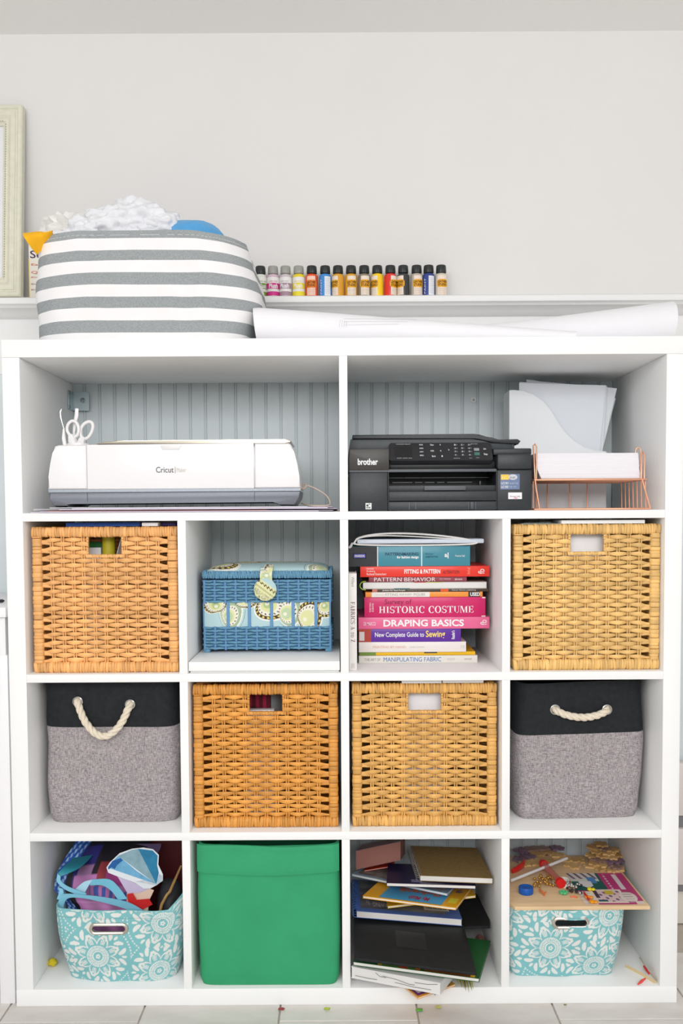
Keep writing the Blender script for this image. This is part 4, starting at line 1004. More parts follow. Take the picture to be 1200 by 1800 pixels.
lb_ = obj('logo_panel', MB().prism([(qx(612.5), qz(826)), (qx(612.5), qz(795)), (qx(614), qz(788)), (qx(684), qz(788)), (qx(684), qz(826))], PY - .004, PY + PD, bev=.003), M((58, 55, 52), .38, var=.1, vscale=160), pr)
pbox('right_cover', 873, 934, 798, 826, -.004, .20, blackp, .005)
pbox('right_deck', 868, 936, 788, 800, .012, PD, blackp, .003)
pbox('trim_strip', 613, 872, 824.5, 829.5, -.001, .02, greyp, .0008)
pbox('brow', 684, 872, 810, 825, .012, .14, dark, .002)
# scanner lid with the document feeder tray
lid = [(613, 789), (615.5, 768), (620, 761.5), (836, 760.6), (846, 762), (869, 769.5), (880, 771), (914, 770.5), (919.5, 774), (915.5, 779.5), (869, 777), (846, 770), (836, 768.6), (620, 769)]
obj('scanner_lid', MB().prism([(qx(a), qz(b)) for a, b in lid[2:]] , PY + .03, PY + .215, bev=.0022), blackp, pr)
obj('upper_housing', MB().prism([(qx(613), qz(790)), (qx(616.5), qz(768.8)), (qx(836), qz(768.4)), (qx(870), qz(777)), (qx(906), qz(778)), (qx(906), qz(790))], PY + .036, PY + .218, bev=.002), M((62, 67, 71), .45, var=.08, vscale=100), pr)
pbox('tray_support', 905, 909, 778, 789, .035, .05, blackp, .0008)
# tilted control panel
c0 = Vector((qx(684), PY - .002, qz(811))); c1 = Vector((qx(866), PY - .002, qz(811))); lean = Vector((0, .030, qz(778) - qz(811)))
mb = MB(); rc = .07; ptsu = [(0, .1), (.012, 0), (.988, 0), (1, .1), (1, .88), (.985, 1), (.02, 1), (0, .88)]
nrm = Vector((0, -lean.z, lean.y)).normalized()
def panel(u, v, o=0.0): return c0 + (c1 - c0) * u + lean * v + nrm * o
A = [mb.bm.verts.new(panel(u, v, .003)) for u, v in ptsu]; Bq = [mb.bm.verts.new(panel(u, v, -.010)) for u, v in ptsu]
mb.face(A); mb.face(Bq[::-1])
for i in range(8): mb.face([A[i], Bq[i], Bq[(i+1) % 8], A[(i+1) % 8]])
cp = obj('control_panel', mb, M((40, 40, 44), .35, var=.05, vscale=200), pr, smooth=.4)
def pq(name, u0, u1, v0, v1, o, mat, par=None):
    q = MB(); vs = [q.bm.verts.new(panel(u, v, o)) for u, v in ((u0, v0), (u1, v0), (u1, v1), (u0, v1))]; ws = [q.bm.verts.new(panel(u, v, .002)) for u, v in ((u0, v0), (u1, v0), (u1, v1), (u0, v1))]
    q.face(vs)
    for i in range(4): q.face([vs[i], ws[i], ws[(i+1) % 4], vs[(i+1) % 4]])
    return obj(name, q, mat, par or cp)
pq('display', .055, .225, .2, .78, .0034, M((28, 29, 32), .12))
ptx = lambda s, u0, u1, v0, v1, mt: place_text('lettering', text_polys(s, .02), lambda u, v: panel(u, v, .0052), mt, cp, (u0, v0, u1, v1))
wht = M((222, 224, 226), .5); dim = M((160, 164, 168), .5)
ptx('WIRELESS READY', .07, .215, .86, .92, dim); ptx('COPY  SCAN  FAX', .075, .22, .07, .13, dim)
btn = M((66, 68, 74), .4)
for k in range(4): pq('button', .295, .335, .80 - k * .2, .90 - k * .2, .0045, btn); ptx(('FAX', 'SCAN', 'COPY', 'MENU')[k], .297, .333, .82 - k * .2, .89 - k * .2, wht)
for s, u, v in (('Clear', .42, .84), ('OK', .42, .50), ('Back', .43, .2), ('+', .50, .84), ('<', .50, .5), ('-', .51, .2), ('>', .58, .55)): ptx(s, u - .018 if len(s) > 1 else u - .006, u + .018 if len(s) > 1 else u + .006, v - .04, v + .05, wht)
for r in range(4):
    for q_ in range(3):
        u = .645 + q_ * .068; v = .84 - r * .19; s = ('1', '2', '3', '4', '5', '6', '7', '8', '9', '*', '0', '#')[r * 3 + q_]
        pq('button', u - .018, u + .018, v - .055, v + .055, .0042, btn); ptx(s, u - .008, u + .002, v - .04, v + .04, wht)
        if r < 3: ptx(('', 'ABC', 'DEF', 'GHI', 'JKL', 'MNO', 'PQRS', 'TUV', 'WXYZ')[r * 3 + q_] or 'o', u + .005, u + .022, v - .02, v + .02, dim)
ptx('Redial/Pause', .62, .68, .06, .11, dim); ptx('Hold', .77, .795, .06, .11, dim)
ptx('Black Start', .80, .865, .86, .92, dim); pq('button', .825, .875, .52, .66, .0045, M((150, 156, 160), .4)); pq('button', .825, .875, .26, .42, .0045, M((70, 120, 106), .4)); ptx('Color', .835, .868, .08, .14, dim)
ptx('ON', .915, .94, .55, .64, wht); ptx('Stop', .915, .95, .22, .36, wht)
text_px('brother', 628.5, 806, 664, 817.5, PY - .0046, M((236, 236, 238), .45), lb_, .03)
# paper exit, rollers and trays
pbox('exit_floor', 682, 872, 853, 863.5, .004, .14, blackp, .001)
for yy, sg in ((837.5, ((686, 712), (714, 742), (744, 788), (790, 842))), (846, ((692, 728), (733, 746), (751, 768), (773, 786), (791, 836)))):
    for a, b in sg: obj('roller', MB().tube([(qx(a), PY + .06, qz(yy)), (qx(b), PY + .06, qz(yy))], .0011, 8), M((196, 200, 204), .25, metal=.7), pr)
obj('roller_axle', MB().tube([(qx(684), PY + .064, qz(837.5)), (qx(868), PY + .064, qz(837.5))], .0006, 6), M((90, 92, 96), .3, metal=.7), pr)
pbox('sensor_arm', 846, 849, 845, 853, .03, .05, M((60, 62, 66), .4), .0005)
pbox('paper_stop', 745, 818, 854, 862, -.006, .05, greyp, .0012)
pbox('output_tray', 683, 871.5, 863.5, 880.5, -.004, .12, blackp, .0018)
tr_ = pbox('paper_tray', 683, 871.5, 881.5, 897, -.002, .14, M((52, 56, 60), .42, var=.1, vscale=160), .0015)
for a, b in ((718, 720), (729, 731), (822, 823.5), (826.5, 832), (834.5, 836)): pbox('tray_notch', a, b, 882.5, 895.5, -.0035, .004, greyp if a != 826.5 else M((70, 74, 78), .4), .0004, tr_)
for a, b in ((613.5, 681), (874, 934)): pbox('seam', a, b, 880.7, 881.7, -.0008, .002, dark, 0)
pbox('seam', 681.5, 683, 827, 896, -.0008, .004, dark, 0); pbox('seam', 871.6, 873, 826, 896, -.0008, .004, dark, 0)
es = pbox('energy_sticker', 642, 652.5, 883.5, 894.5, -.0009, .001, M((230, 232, 230), .5), 0)
text_px('e*', 643.5, 885, 651, 890, PY - .0016, blk, es, .03); text_px('STAR', 643.5, 891, 651, 893.6, PY - .0016, blk, es, .03)
st_ = pbox('ink_sticker', 879, 913, 834, 861, -.0009, .001, M((106, 124, 160), .45), 0)
pbox('sticker_panel', 880, 894, 835, 844, -.0014, 0, M((250, 200, 60), .45), 0, st_); text_px('LC', 882, 837, 891, 842, PY - .002, M((250, 230, 160), .5), st_, .02)
obj('sticker_oval', MB().lathe((qx(901), PY - .0010, qz(839.5)), [(.0001, -.0006), (.0098, -.0006), (.0098, 0)], 24, 'y').xform(Matrix.Translation((0, 0, qz(839.5))) @ Matrix.Scale(.62, 4, (0, 0, 1)) @ Matrix.Translation((0, 0, -qz(839.5)))), M((205, 208, 214), .4), st_)
text_px('INK', 896, 837.5, 906, 841.5, PY - .0022, M((120, 124, 134), .5), st_)
for k, s in enumerate(('LC101', 'LC103')): text_px(s, 880.5, 847 + k * 6.5, 893, 851.5 + k * 6.5, PY - .0016, wht, st_, .03); text_px('Standard Yield' if k == 0 else 'High Yield', 895, 847.5 + k * 6.5, 910 - 3 * k, 851 + k * 6.5, PY - .0016, M((190, 200, 220), .5), st_)
ws = pbox('white_sticker', 893, 917, 866.5, 878, -.0009, .001, M((240, 240, 242), .45), .0)
text_px('At your side', 896, 871, 914, 874.5, PY - .0016, M((150, 90, 120), .5), ws, .01); text_px('~', 903, 874.5, 909, 876.5, PY - .0016, M((220, 50, 110), .5), ws, .03)

# ------------------------------------------------------------------ magazine file with papers, copper tray, ream
MY = .245
def mp(px, py, y=MY): p = at(px, py, y); return (p.x, p.z)
prof_ = [(895, 899), (895, 686), (903, 685.5), (918, 687), (936, 693), (955, 706), (968, 722), (980, 742), (993, 760), (1008, 775), (1028, 787), (1048, 792), (1065, 793.5), (1065, 899)]
mg = thing('magazine_file', (mp(980, 890)[0], MY + .04, z1 + .0004), 'white card magazine file with a swept cut-away side, behind the copper tray', 'magazine file')
card = M((232, 235, 237), .6, name='white_card')
pp = [(a, max(z1 + .0004, b)) for a, b in [mp(*q) for q in prof_]]
obj('side_panel', MB().prism(pp, MY, MY + .0022), card, mg); obj('side_panel', MB().prism(pp, MY + .078, MY + .0802), card, mg)
obj('spine_panel', B(pp[1][0], pp[1][0] + .0022, MY + .0022, MY + .078, z1 + .0004, pp[1][1]), card, mg)
obj('front_panel', B(pp[-1][0] - .0022, pp[-1][0], MY + .0022, MY + .078, z1 + .0004, pp[-2][1]), card, mg)
obj('base_panel', B(pp[1][0], pp[-1][0], MY + .0022, MY + .078, z1 + .0004, z1 + .0022), card, mg)
sheets = [((912, 673), (1065, 677), (1053, 800), (912, 800), .010), ((914, 671), (1066, 679), (1058, 800), (914, 800), .018), ((926, 668), (1083, 683), (1056, 800), (926, 800), .030), ((925, 667), (1068, 690), (1050, 800), (925, 800), .042), ((930, 667), (1082, 700), (1056, 800), (930, 800), .054)]
snm = ['front sheet', 'second sheet', 'leaning middle sheet', 'fourth sheet', 'rearmost sheet']
for i, (a, b, c_, d, off) in enumerate(sheets):
    yy = MY + off; A, Bv, C_, D_ = [Vector((*at(q[0], q[1], yy),)) for q in (a, b, c_, d)]
    A.z = min(A.z, ZT[0][1] - .004); Bv.z = min(Bv.z, ZT[0][1] - .006); lowz = z1 + .003
    rx = pp[-1][0] - .004
    def fn(u, v, A=A, Bv=Bv, C_=C_, D_=D_, yy=yy, i=i):
        top = A.lerp(Bv, u); mid = D_.lerp(C_, u)
        if v > .5: p = mid.lerp(top, (v - .5) * 2)
        else:
            lo = Vector((min(D_.lerp(C_, u).x, rx), yy, lowz)); mid.x = min(mid.x, rx) if v < .5 else mid.x; p = lo.lerp(mid, v * 2)
        p.y = yy + .004 * math.sin(u * 2.4 + i) * v; return p
    o = obj('paper_sheet', MB().grid(fn, 10, 10).solidify(.0007), M((222 + i, 226 + i, 232), .7)); tag(o, snm[i] + ' of loose paper in the white magazine file', 'paper', 'loose sheets in the magazine file')
cop = M((246, 182, 150), .3, metal=.6, name='rose_copper')
TY0, TY1 = .030, .222; tx0, tx1 = X(940, TY0, 850), X(1135, TY0, 850); tzp = Z(843, TY0, 1040); tz0 = z1 + .0028
ct = thing('wire_tray', ((tx0 + tx1) / 2, (TY0 + TY1) / 2, z1 + .0004), 'rose copper wire letter tray on the upper shelf beside the printer', 'letter tray')
R_ = .0022
def wirep(name, pts, r=R_, closed=False): return obj(name, MB().tube(pts, r, 7, closed=closed), cop, ct, smooth=1.2)
wirep('tray_frame', [(tx0, TY0, tzp), (tx1, TY0, tzp), (tx1 + .002, TY0 + .004, tzp), (tx1 + .002, TY1, tzp), (tx0, TY1, tzp)], R_, True)
mb = MB(); nn = 15
for s in (-1, 1):
    for k in range(-nn, 2 * nn):
        xa = tx0 + (tx1 - tx0) * k / nn; xb = xa + s * (TY1 - TY0)
        pts = []
        for f in range(9):
            x = xa + (xb - xa) * f / 8; y = TY0 + (TY1 - TY0) * f / 8
            if tx0 <= x <= tx1: pts.append((x, y, tzp + s * .0006))
        if len(pts) > 1: mb.tube([pts[0], pts[-1]], .0011, 5)
tag(obj('mesh_floor', mb, cop, ct), kind='stuff')
wirep('base_frame', [(tx0, TY0, tz0), (tx1 + .010, TY0, tz0), (tx1 + .010, TY1, tz0), (tx0, TY1, tz0)], R_, True)
for px in (942, 962, 1001, 1032): 
    x = X(px, TY1, 870); wirep('upright', [(x, TY1, tz0), (x, TY1, tzp)], .0018)
for k in range(7): y = TY0 + .012 + (TY1 - TY0 - .02) * k / 6; wirep('side_wire', [(tx1 + .004, y, tz0), (tx1 + .002, y, tzp)], .0016)
for k in range(3): y = TY0 + .02 + (TY1 - TY0 - .04) * k / 2; wirep('side_wire', [(tx0, y, tz0), (tx0, y, tzp)], .0016)
q = lambda px, py: at(px, py, TY0)
wirep('front_brace', [(tx0, TY0, tzp), (q(942, 860).x, TY0, q(942, 860).z), (q(948, 890).x, TY0, tz0)])
wirep('front_brace', [(q(1128, 845).x, TY0, tzp), (q(1135, 870).x, TY0, q(1135, 868).z), (tx1 + .010, TY0, tz0)])
for px, tp_ in ((937, 785), (1127, 799)):
    a = q(px, tp_); wirep('corner_loop', [(tx0 if px < 1000 else a.x, TY0, tzp), (a.x, TY0, a.z + .002), (a.x + .004, TY0 + .003, a.z + .006), (a.x + .008, TY0 + .004, a.z), (a.x + .008, TY0 + .004, tzp)], .0017)
a = at(1121, 788, .12); wirep('corner_loop', [(a.x - .006, .12, tzp), (a.x - .006, .12, a.z - .006), (a.x - .004, .12, a.z), (a.x, .12, a.z + .002), (a.x + .004, .12, a.z), (a.x + .006, .12, a.z - .006), (a.x + .006, .12, tzp)], .0016)
rz = tzp + .0032; rx0, rx1 = X(942, TY0, 815), X(1124, TY0, 815); rt = Z(796, TY0, 1030)
mb = MB(); nS = 26
for k in range(nS):
    f = k / (nS - 1); cur = .013 * (1 - f) ** 2.2; mb.box(rx0 + cur, rx1 + .004 * (1 - f) - .0015 * random.random(), TY0 + .008 + .001 * random.random(), TY1 - .010, rz + (rt - rz) * k / nS, rz + (rt - rz) * (k + .94) / nS)
o = obj('paper_ream', mb, M((240, 238, 243), .7, island=.02)); tag(o, 'thick ream of white paper lying in the copper wire tray', 'paper')

# ------------------------------------------------------------------ sewing basket on its riser
r1z = ZT[1][0]
rs = thing('shelf_riser', (sum(XC[1]) / 2, .18, r1z), 'low white drawer-like riser under the blue sewing basket', 'riser')
ra0, ra1 = XC[1][0] + .002, XC[1][1] - .002; rzt = Z(1163, .004, 460)
obj('top_panel', B(ra0, ra1, .003, .37, Z(1179, .004, 460), rzt, bev=.001), lam, rs)
obj('base_panel', B(ra0 + .002, ra1 - .002, .014, .37, r1z + .0003, Z(1179, .004, 460)), lam, rs)
SY = atz(470, 1147, rzt).y; SY = min(max(SY, .06), .14)
def sx(px): return X(px, SY, 1080)
def sz(py): return Z(py, SY, 470)
bl1 = M((108, 158, 188), .75, var=.12, vscale=120, bump=.5, bscale=700, name='blue_paper_rope'); bl2 = M((104, 152, 196), .6, name='blue_rib'); blk_b = M((70, 122, 164), .8)
swb = thing('sewing_basket', ((sx(356) + sx(583)) / 2, SY + .10, rzt + .0004), 'blue woven sewing basket with paisley fabric panels and padded lid', 'sewing basket')
bx0, bx1 = sx(359), sx(580); SD = .205; by0, by1 = SY + .004, SY + SD
zf0 = rzt + .0004; zbot = zf0 + .006
obj('body', B(bx0 + .003, bx1 - .003, by0 + .003, by1 - .003, zbot, sz(1019), bev=.004), blk_b, swb)
def rope_loop(z, ph, amp, r, name='rope_row'):
    pts = []; per = [(bx0, by0), (bx1, by0), (bx1, by1), (bx0, by1)]; sp = (bx1 - bx0) / 12.0; s = 0
    for k in range(4):
        a, b = Vector(per[k]), Vector(per[(k+1) % 4]); L = (b - a).length; n = max(4, int(L / sp * (6 if k == 0 else 3))); nrm = Vector(((b - a).y, -(b - a).x)).normalized()
        for i in range(n):
            f = i / n; p = a.lerp(b, f); off = amp * math.cos(PI * (L * f / sp + ph)) * (0 if (f < .02) else 1); pts.append((p.x + nrm.x * off, p.y + nrm.y * off, z + .0004 * math.sin(i * 1.7)))
    return obj(name, MB().tube(pts, r, 7, closed=True), bl1, swb, smooth=1.2)
for i in range(8): rope_loop(sz(1021.5 + i * 5.1), i % 2, .0042, .0030)
for i in range(8): rope_loop(max(zbot + .004, sz(1103.5 + i * 5.1)), i % 2, .0042, .0030)
for k in range(13):
    xk = bx0 + (bx1 - bx0) * k / 12
    for za, zb in ((sz(1060), sz(1019)), (zbot, sz(1101))): obj('stake', MB().tube([(xk, by0 - .0006, za), (xk, by0 - .0006, zb)], .0030, 7), bl2, swb)
rng_ = [sz(1059.5), sz(1101)]
def paisley(px, py, R, ang, dx, dy):
    u = (dx - px) * math.cos(ang) + (dy - py) * math.sin(ang); v = -(dx - px) * math.sin(ang) + (dy - py) * math.cos(ang)
    v = v - .25 * u * u / R
    th = np.arctan2(v, u); return np.hypot(u, v) / (R * (1 + .55 * np.cos(th)) + 1e-9), th
def paisley_cols(dx, dy, seed, n=9, ext=(0, 0, 1, 1), R0=.028):
    r_ = np.random.default_rng(seed); C = np.zeros(dx.shape + (3,)); C[:] = (186, 214, 218); best = np.full(dx.shape, 9.0); bt = np.zeros(dx.shape); bi = np.zeros(dx.shape, int)
    for i in range(n):
        px = ext[0] + (ext[2] - ext[0]) * (i + .5 + r_.uniform(-.3, .3)) / n; py = r_.uniform(ext[1], ext[3]); q, th = paisley(px, py, R0 * r_.uniform(.8, 1.25), r_.uniform(0, 6.28), dx, dy)
        m_ = q < best; best = np.where(m_, q, best); bt = np.where(m_, th, bt); bi = np.where(m_, i, bi)
    a = bi % 3 == 0; b = bi % 3 == 1
    def put(mask, c): C[mask] = c
    put(best < 1.12, (240, 240, 232)); put((best < 1.0) & ~b, (84, 62, 44)); put((best < 1.0) & b, (170, 190, 160))
    put((best < 1.0) & (best > .80) & ~b & (np.sin(bt * 26) > .2) & (np.abs(best - .9) < .06), (232, 220, 120))
    put(best < .78, (240, 236, 220)); put((best < .78) & (best > .55) & (np.sin(bt * 22) > .55) & (np.abs(best - .67) < .05), (90, 70, 50))
    put(best < .52, (226, 226, 168)); put((best < .40) & b, (196, 214, 172)); put((best < .30) & a, (188, 204, 140)); put(best < .14, (240, 238, 220))
    put((np.abs(best - 1.3) < .02) & b, (120, 140, 120))
    return C
fabp = M_print('paisley_print', .85, bump=.2, bscale=900)
def flat_print(name, x0, x1, z0, z1, Y, seed, parent, nu, nv, n, R0=.028):
    x = np.linspace(x0, x1, nu); z = np.linspace(z0, z1, nv); xx, zz_ = np.meshgrid(x, z)
    return npgrid(name, np.stack([xx, np.full_like(xx, Y), zz_], -1), paisley_cols(xx, zz_, seed, n, (x0, z0, x1, z1), R0), fabp, parent)
flat_print('fabric_panel', bx0 - .001, bx1 + .001, rng_[1] - .001, rng_[0] + .001, by0 - .0008, 5, swb, 330, 66, 7, .026)
for s, xx in ((-1, bx0 - .0009), (1, bx1 + .0009)): obj('side_fabric', B(xx - .0004, xx + .0004, by0, by1, rng_[1], rng_[0]), M((186, 214, 218), .85, var=.2, vscale=60), swb)
for px, w_ in ((357.5, 2), (400.5, 5), (438, 5.5), (477, 5.5), (515, 5.5), (555, 5.5), (580, 3)): obj('rib', B(sx(px - w_ / 2), sx(px + w_ / 2), by0 - .0042, by0 + .001, rng_[1] - .002, rng_[0] + .002, bev=.001), bl2, swb)
for px in (362, 577):
    for yy in (by0 + .001, by1 - .018): obj('foot', B(sx(px) - .008, sx(px) + .008, yy, yy + .016, zf0, zbot + .004, bev=.002), bl1, swb)
# lid
ld = obj('lid', wrap_bar((bx0 - .002, by0, sz(1010)), (bx1 + .002, by0, sz(1010)), (0, .004, 0), (0, 0, (sz(1003) - sz(1016.5)) / 2), 21, .0016, .0028), bl1, swb)
obj('lid_board', B(bx0 - .001, bx1 + .001, by0 + .003, by1, sz(1016), sz(1004), bev=.002), blk_b, ld)
for xx in (bx0 - .001, bx1 + .001): obj('lid_edge', wrap_bar((xx, by0, sz(1010)), (xx, by1, sz(1010)), (.004, 0, 0), (0, 0, (sz(1003) - sz(1016.5)) / 2), 22, .002, .003), bl1, ld)
nu, nv = 240, 90; u, v = np.meshgrid(np.linspace(0, 1, nu), np.linspace(0, 1, nv)); pz_ = sz(1004) - .001; tall = .017
hgt = (1 - np.abs(2 * u - 1) ** 5) ** .5 * (1 - np.abs(2 * v - 1) ** 4) ** .5
P = np.stack([bx0 + .004 + (bx1 - bx0 - .008) * u, by0 + .002 + (by1 - by0 - .004) * v, pz_ + tall * hgt], -1)
npgrid('lid_cushion', P, paisley_cols(P[..., 0], P[..., 1] * 1.0, 9, 8, (bx0, by0, bx1, by1), .034), fabp, swb)
# closing strap with its round tab
n1, n2 = 26, 60; s_, t_ = np.meshgrid(np.linspace(0, 1, n1), np.linspace(0, 1, n2))
pa = [at(470, 992, SY + .03), at(469, 998, SY - .002), at(467, 1010, SY - .012), at(468, 1030, SY - .012)]
def spl(t):
    k = min(2, int(t * 3)); f = t * 3 - k; return pa[k].lerp(pa[k + 1], f)
Pm = np.array([[tuple(spl(t) + Vector(((s - .5) * .028, 0, 0))) for s in np.linspace(0, 1, n1)] for t in np.linspace(0, 1, n2)])
npgrid('strap', Pm, paisley_cols(Pm[..., 0], Pm[..., 2], 14, 3, (Pm[..., 0].min(), Pm[..., 2].min(), Pm[..., 0].max(), Pm[..., 2].max()), .022), fabp, swb)
cT = at(466, 1036.5, SY - .014); rT = .0262
rr_, aa_ = np.meshgrid(np.linspace(0, 1, 30), np.linspace(0, 2 * PI, 60)); Pd = np.stack([cT.x + rT * rr_ * np.cos(aa_), cT.y - .004 * (1 - rr_ ** 4), cT.z + rT * rr_ * np.sin(aa_)], -1)
dxx, dzz = Pd[..., 0] - cT.x, Pd[..., 2] - cT.z; w_ = dxx * .6 + dzz * .8
Cd = np.zeros(Pd.shape); Cd[:] = (226, 226, 176); Cd[np.abs(w_ - .008 - .002 * np.sin(dxx * 900)) < .0016] = (96, 76, 50); Cd[(np.abs(w_ + .002) < .002) & (np.sin((dxx - dzz) * 1300) > 0)] = (150, 150, 90); Cd[(w_ < -.008) & (np.sin(dxx * 1500) * np.sin(dzz * 1500) > .4)] = (84, 96, 92); Cd[w_ > .014] = (186, 214, 218)
td = npgrid('strap_tab', Pd, Cd, fabp, swb)
obj('tab_back', MB().lathe((cT.x, cT.y, cT.z), [(rT, 0), (rT, .004), (.0001, .004)], 40, 'y'), M((210, 214, 180), .8), td)

# ------------------------------------------------------------------ stack of sewing books
BY = .130; SX = lambda px, Y=BY: X(px, Y, 1060)
k_px = (BY - CAM.y) / FPX
zc_ = r1z + .0004
def spine_book(px0, px1, thick_px, col, label, Y=BY, depth=.20, rot=0.0, name='book', pages=(236, 232, 224), rough=.42, cover=.0016):
    """a book lying flat, spine towards the room; returns (root, y of spine face, z0, z1)"""
    global zc_
    h = thick_px * k_px; z0, z1_ = zc_, zc_ + h; zc_ = z1_ + .0003
    x0, x1 = SX(px0, Y), SX(px1, Y); c = ((x0 + x1) / 2, Y + depth / 2, z0)
    root = thing(name, c, label, 'book', 'sewing books stacked flat')
    cv = min(cover, h * .22); mb = MB(); mb.box(x0, x1, Y, Y + depth, z0, z0 + cv); mb.box(x0, x1, Y, Y + depth, z1_ - cv, z1_)
    mb.box(x0, x1, Y - .0006, Y + cv, z0, z1_, bev=min(.0012, h * .15))
    obj('cover', mb, M(col, rough, coat=.15), root)
    obj('pages', B(x0 + .003, x1 - .003, Y + cv, Y + depth - .003, z0 + cv, z1_ - cv), M(pages, .85), root)
    return root, Y - .0011, z0, z1_
def stext(bk, s, px0, px1, f0, f1, mat, bold=0.0, rot=0, polys=None, name='lettering', off=0.0):
    root, y, z0, z1_ = bk; Y = y + .0006; h = z1_ - z0
    a, b = X(px0, Y, 1060), X(px1, Y, 1060)
    place_text(name, polys or text_polys(s, bold), lambda u, v: (u, y - off, v), mat, root, (a, z0 + h * f0, b, z0 + h * f1), rot)
def sblock(bk, px0, px1, mat, f0=0.0, f1=1.0, name='spine_block', off=.0002):
    root, y, z0, z1_ = bk; h = z1_ - z0
    return obj(name, B(X(px0, y, 1060), X(px1, y, 1060), y + .0006 - off - .0002, y + .0012, z0 + h * f0 + .0002, z0 + h * f1 - .0002), mat, root)
tw = M((240, 238, 236), .5, name='white_ink'); tg = M((150, 146, 142), .5); tb_ = M((42, 44, 48), .5)
b = spine_book(630, 839, 13, (226, 222, 214), 'white book with blue title, lowest of the flat stack'); stext(b, 'THE ART OF', 640, 668, .3, .68, tg); stext(b, 'MANIPULATING FABRIC', 673.5, 775, .2, .8, M((70, 120, 180), .5), .0); stext(b, 'WOLFF', 785, 799, .35, .65, M((190, 186, 180), .5)); stext(b, 'KRAUSE', 816, 829, .4, .62, M((150, 120, 120), .5))
b = spine_book(631, 835, 6, (240, 190, 20), 'thin yellow book second from the bottom of the flat stack', Y=BY + .006); sblock(b, 631, 660, M((120, 150, 60), .5)); sblock(b, 745, 768, M((90, 80, 60), .5), .5, 1)
b = spine_book(630, 819, 18, (236, 230, 224), 'off-white book with faint orange title below the purple book', Y=BY); stext(b, 'PRINTING BY HAND', 655, 713, .4, .62, M((226, 160, 140), .5)); stext(b, 'Lena Corwin', 720, 745, .42, .62, M((196, 190, 180), .5)); stext(b, 'STC', 809, 816, .35, .65, M((190, 186, 180), .5), rot=-90)
b = spine_book(630, 810, 23, (92, 40, 156), 'purple sewing guide with yellow and white title'); sblock(b, 630, 652, M((176, 64, 50), .5)); sblock(b, 631, 640, M((214, 206, 204), .3), .1, .8, off=.0006); stext(b, 'New Complete Guide to', 658.5, 745, .28, .74, tw, .012); stext(b, 'Sewing', 748, 782, .2, .86, M((246, 216, 110), .5), .02); stext(b, "Reader's", 793, 799, .2, .85, tw, .02, rot=90)
b = spine_book(629.5, 860, 20.5, (232, 104, 150), 'pink book with big white title near the middle of the stack', Y=BY - .002); stext(b, 'DI MARCO', 639, 660, .3, .62, M((250, 214, 226), .5), .01); stext(b, 'DRAPING BASICS', 673.5, 815, .2, .8, tw, .03); stext(b, 'fb', 844, 855, .3, .75, tw, .0, rot=90)
b = spine_book(640, 853, 35, (206, 24, 100), 'thick magenta costume history book with white serif title', Y=BY - .001); stext(b, '', 666, 832, .2, .56, tw, polys=serif_polys('HISTORIC COSTUME')); stext(b, 'Survey of', 676, 723, .58, .9, M((120, 10, 60), .5), .0); stext(b, 'TORTORA', 649, 652, .25, .75, tw, 0, rot=90); stext(b, 'EUBANK', 653.5, 656.5, .28, .72, tw, 0, rot=90)
for px_ in (848, 849): pass
sblock(b, 847, 853, M((236, 226, 222), .6), .93, 1.0, 'worn_corner', .0008); sblock(b, 846, 853, M((236, 226, 222), .6), 0, .06, 'worn_corner', .0008)
b = spine_book(642, 848, 9, (240, 152, 60), 'orange and white fitting book with a USED sticker', Y=BY + .001); sblock(b, 653, 755, M((232, 228, 222), .5)); us = sblock(b, 823, 843, M((38, 48, 40), .5)); stext(b, 'Details', 661, 675, .3, .7, M((206, 200, 194), .5)); stext(b, 'FITTING', 677, 699, .25, .75, tg); stext(b, 'FOR EVERY', 702, 724, .32, .68, tg); stext(b, 'FIGURE', 727, 747, .25, .75, tg); stext(b, 'USED', 826, 843, .15, .88, tw, .03, off=.001)
b = spine_book(654, 858, 5, (70, 60, 50), 'thin dark jacket-making booklet above the orange and white book', Y=BY + .002, cover=.0008); stext(b, 'Jackets for Real People', 672, 712, .15, .85, tw); stext(b, 'Tailoring made easy', 716, 740, .3, .7, tg); sblock(b, 654, 663, M((206, 120, 100), .5)); sblock(b, 774, 788, M((226, 90, 40), .5)); stext(b, 'Palmer Pletsch publishing', 794, 836, .25, .75, tw)
b = spine_book(638, 855, 12, (200, 196, 190), 'ring-bound white workbook with a lime green ring', Y=BY, cover=.0012); sblock(b, 638, 854, M((226, 225, 222), .8, var=.06, vscale=10, stretch=(1, 1, 300)), .12, .9, 'page_edges', .0003); sblock(b, 727, 748, M((226, 50, 60), .5), .9, 1.0); sblock(b, 748, 778, M((190, 206, 60), .5), .9, 1.0); sblock(b, 692, 720, M((40, 130, 130), .5), 0, .12)
rc_ = (SX(638), BY + .02, (b[2] + b[3]) / 2); obj('binding_ring', MB().tube([(rc_[0] + .0045 - .0155 * math.cos(a) * .75, BY + .004, rc_[2] + .0098 * math.sin(a)) for a in [(-.5 + k / 20) * PI * 1.1 for k in range(21)]], .0011, 7), M((178, 214, 66), .4), b[0])
b = spine_book(648, 820, 9, (150, 70, 86), 'mauve book with large white capital title under the red book', Y=BY + .004); stext(b, 'PATTERN BEHAVIOR', 657.5, 765, .1, .9, tw, .0); stext(b, 'KELLY KREISLER', 772, 792, .35, .7, M((214, 180, 186), .5)); stext(b, 'abrams', 799, 812, .3, .72, tw)
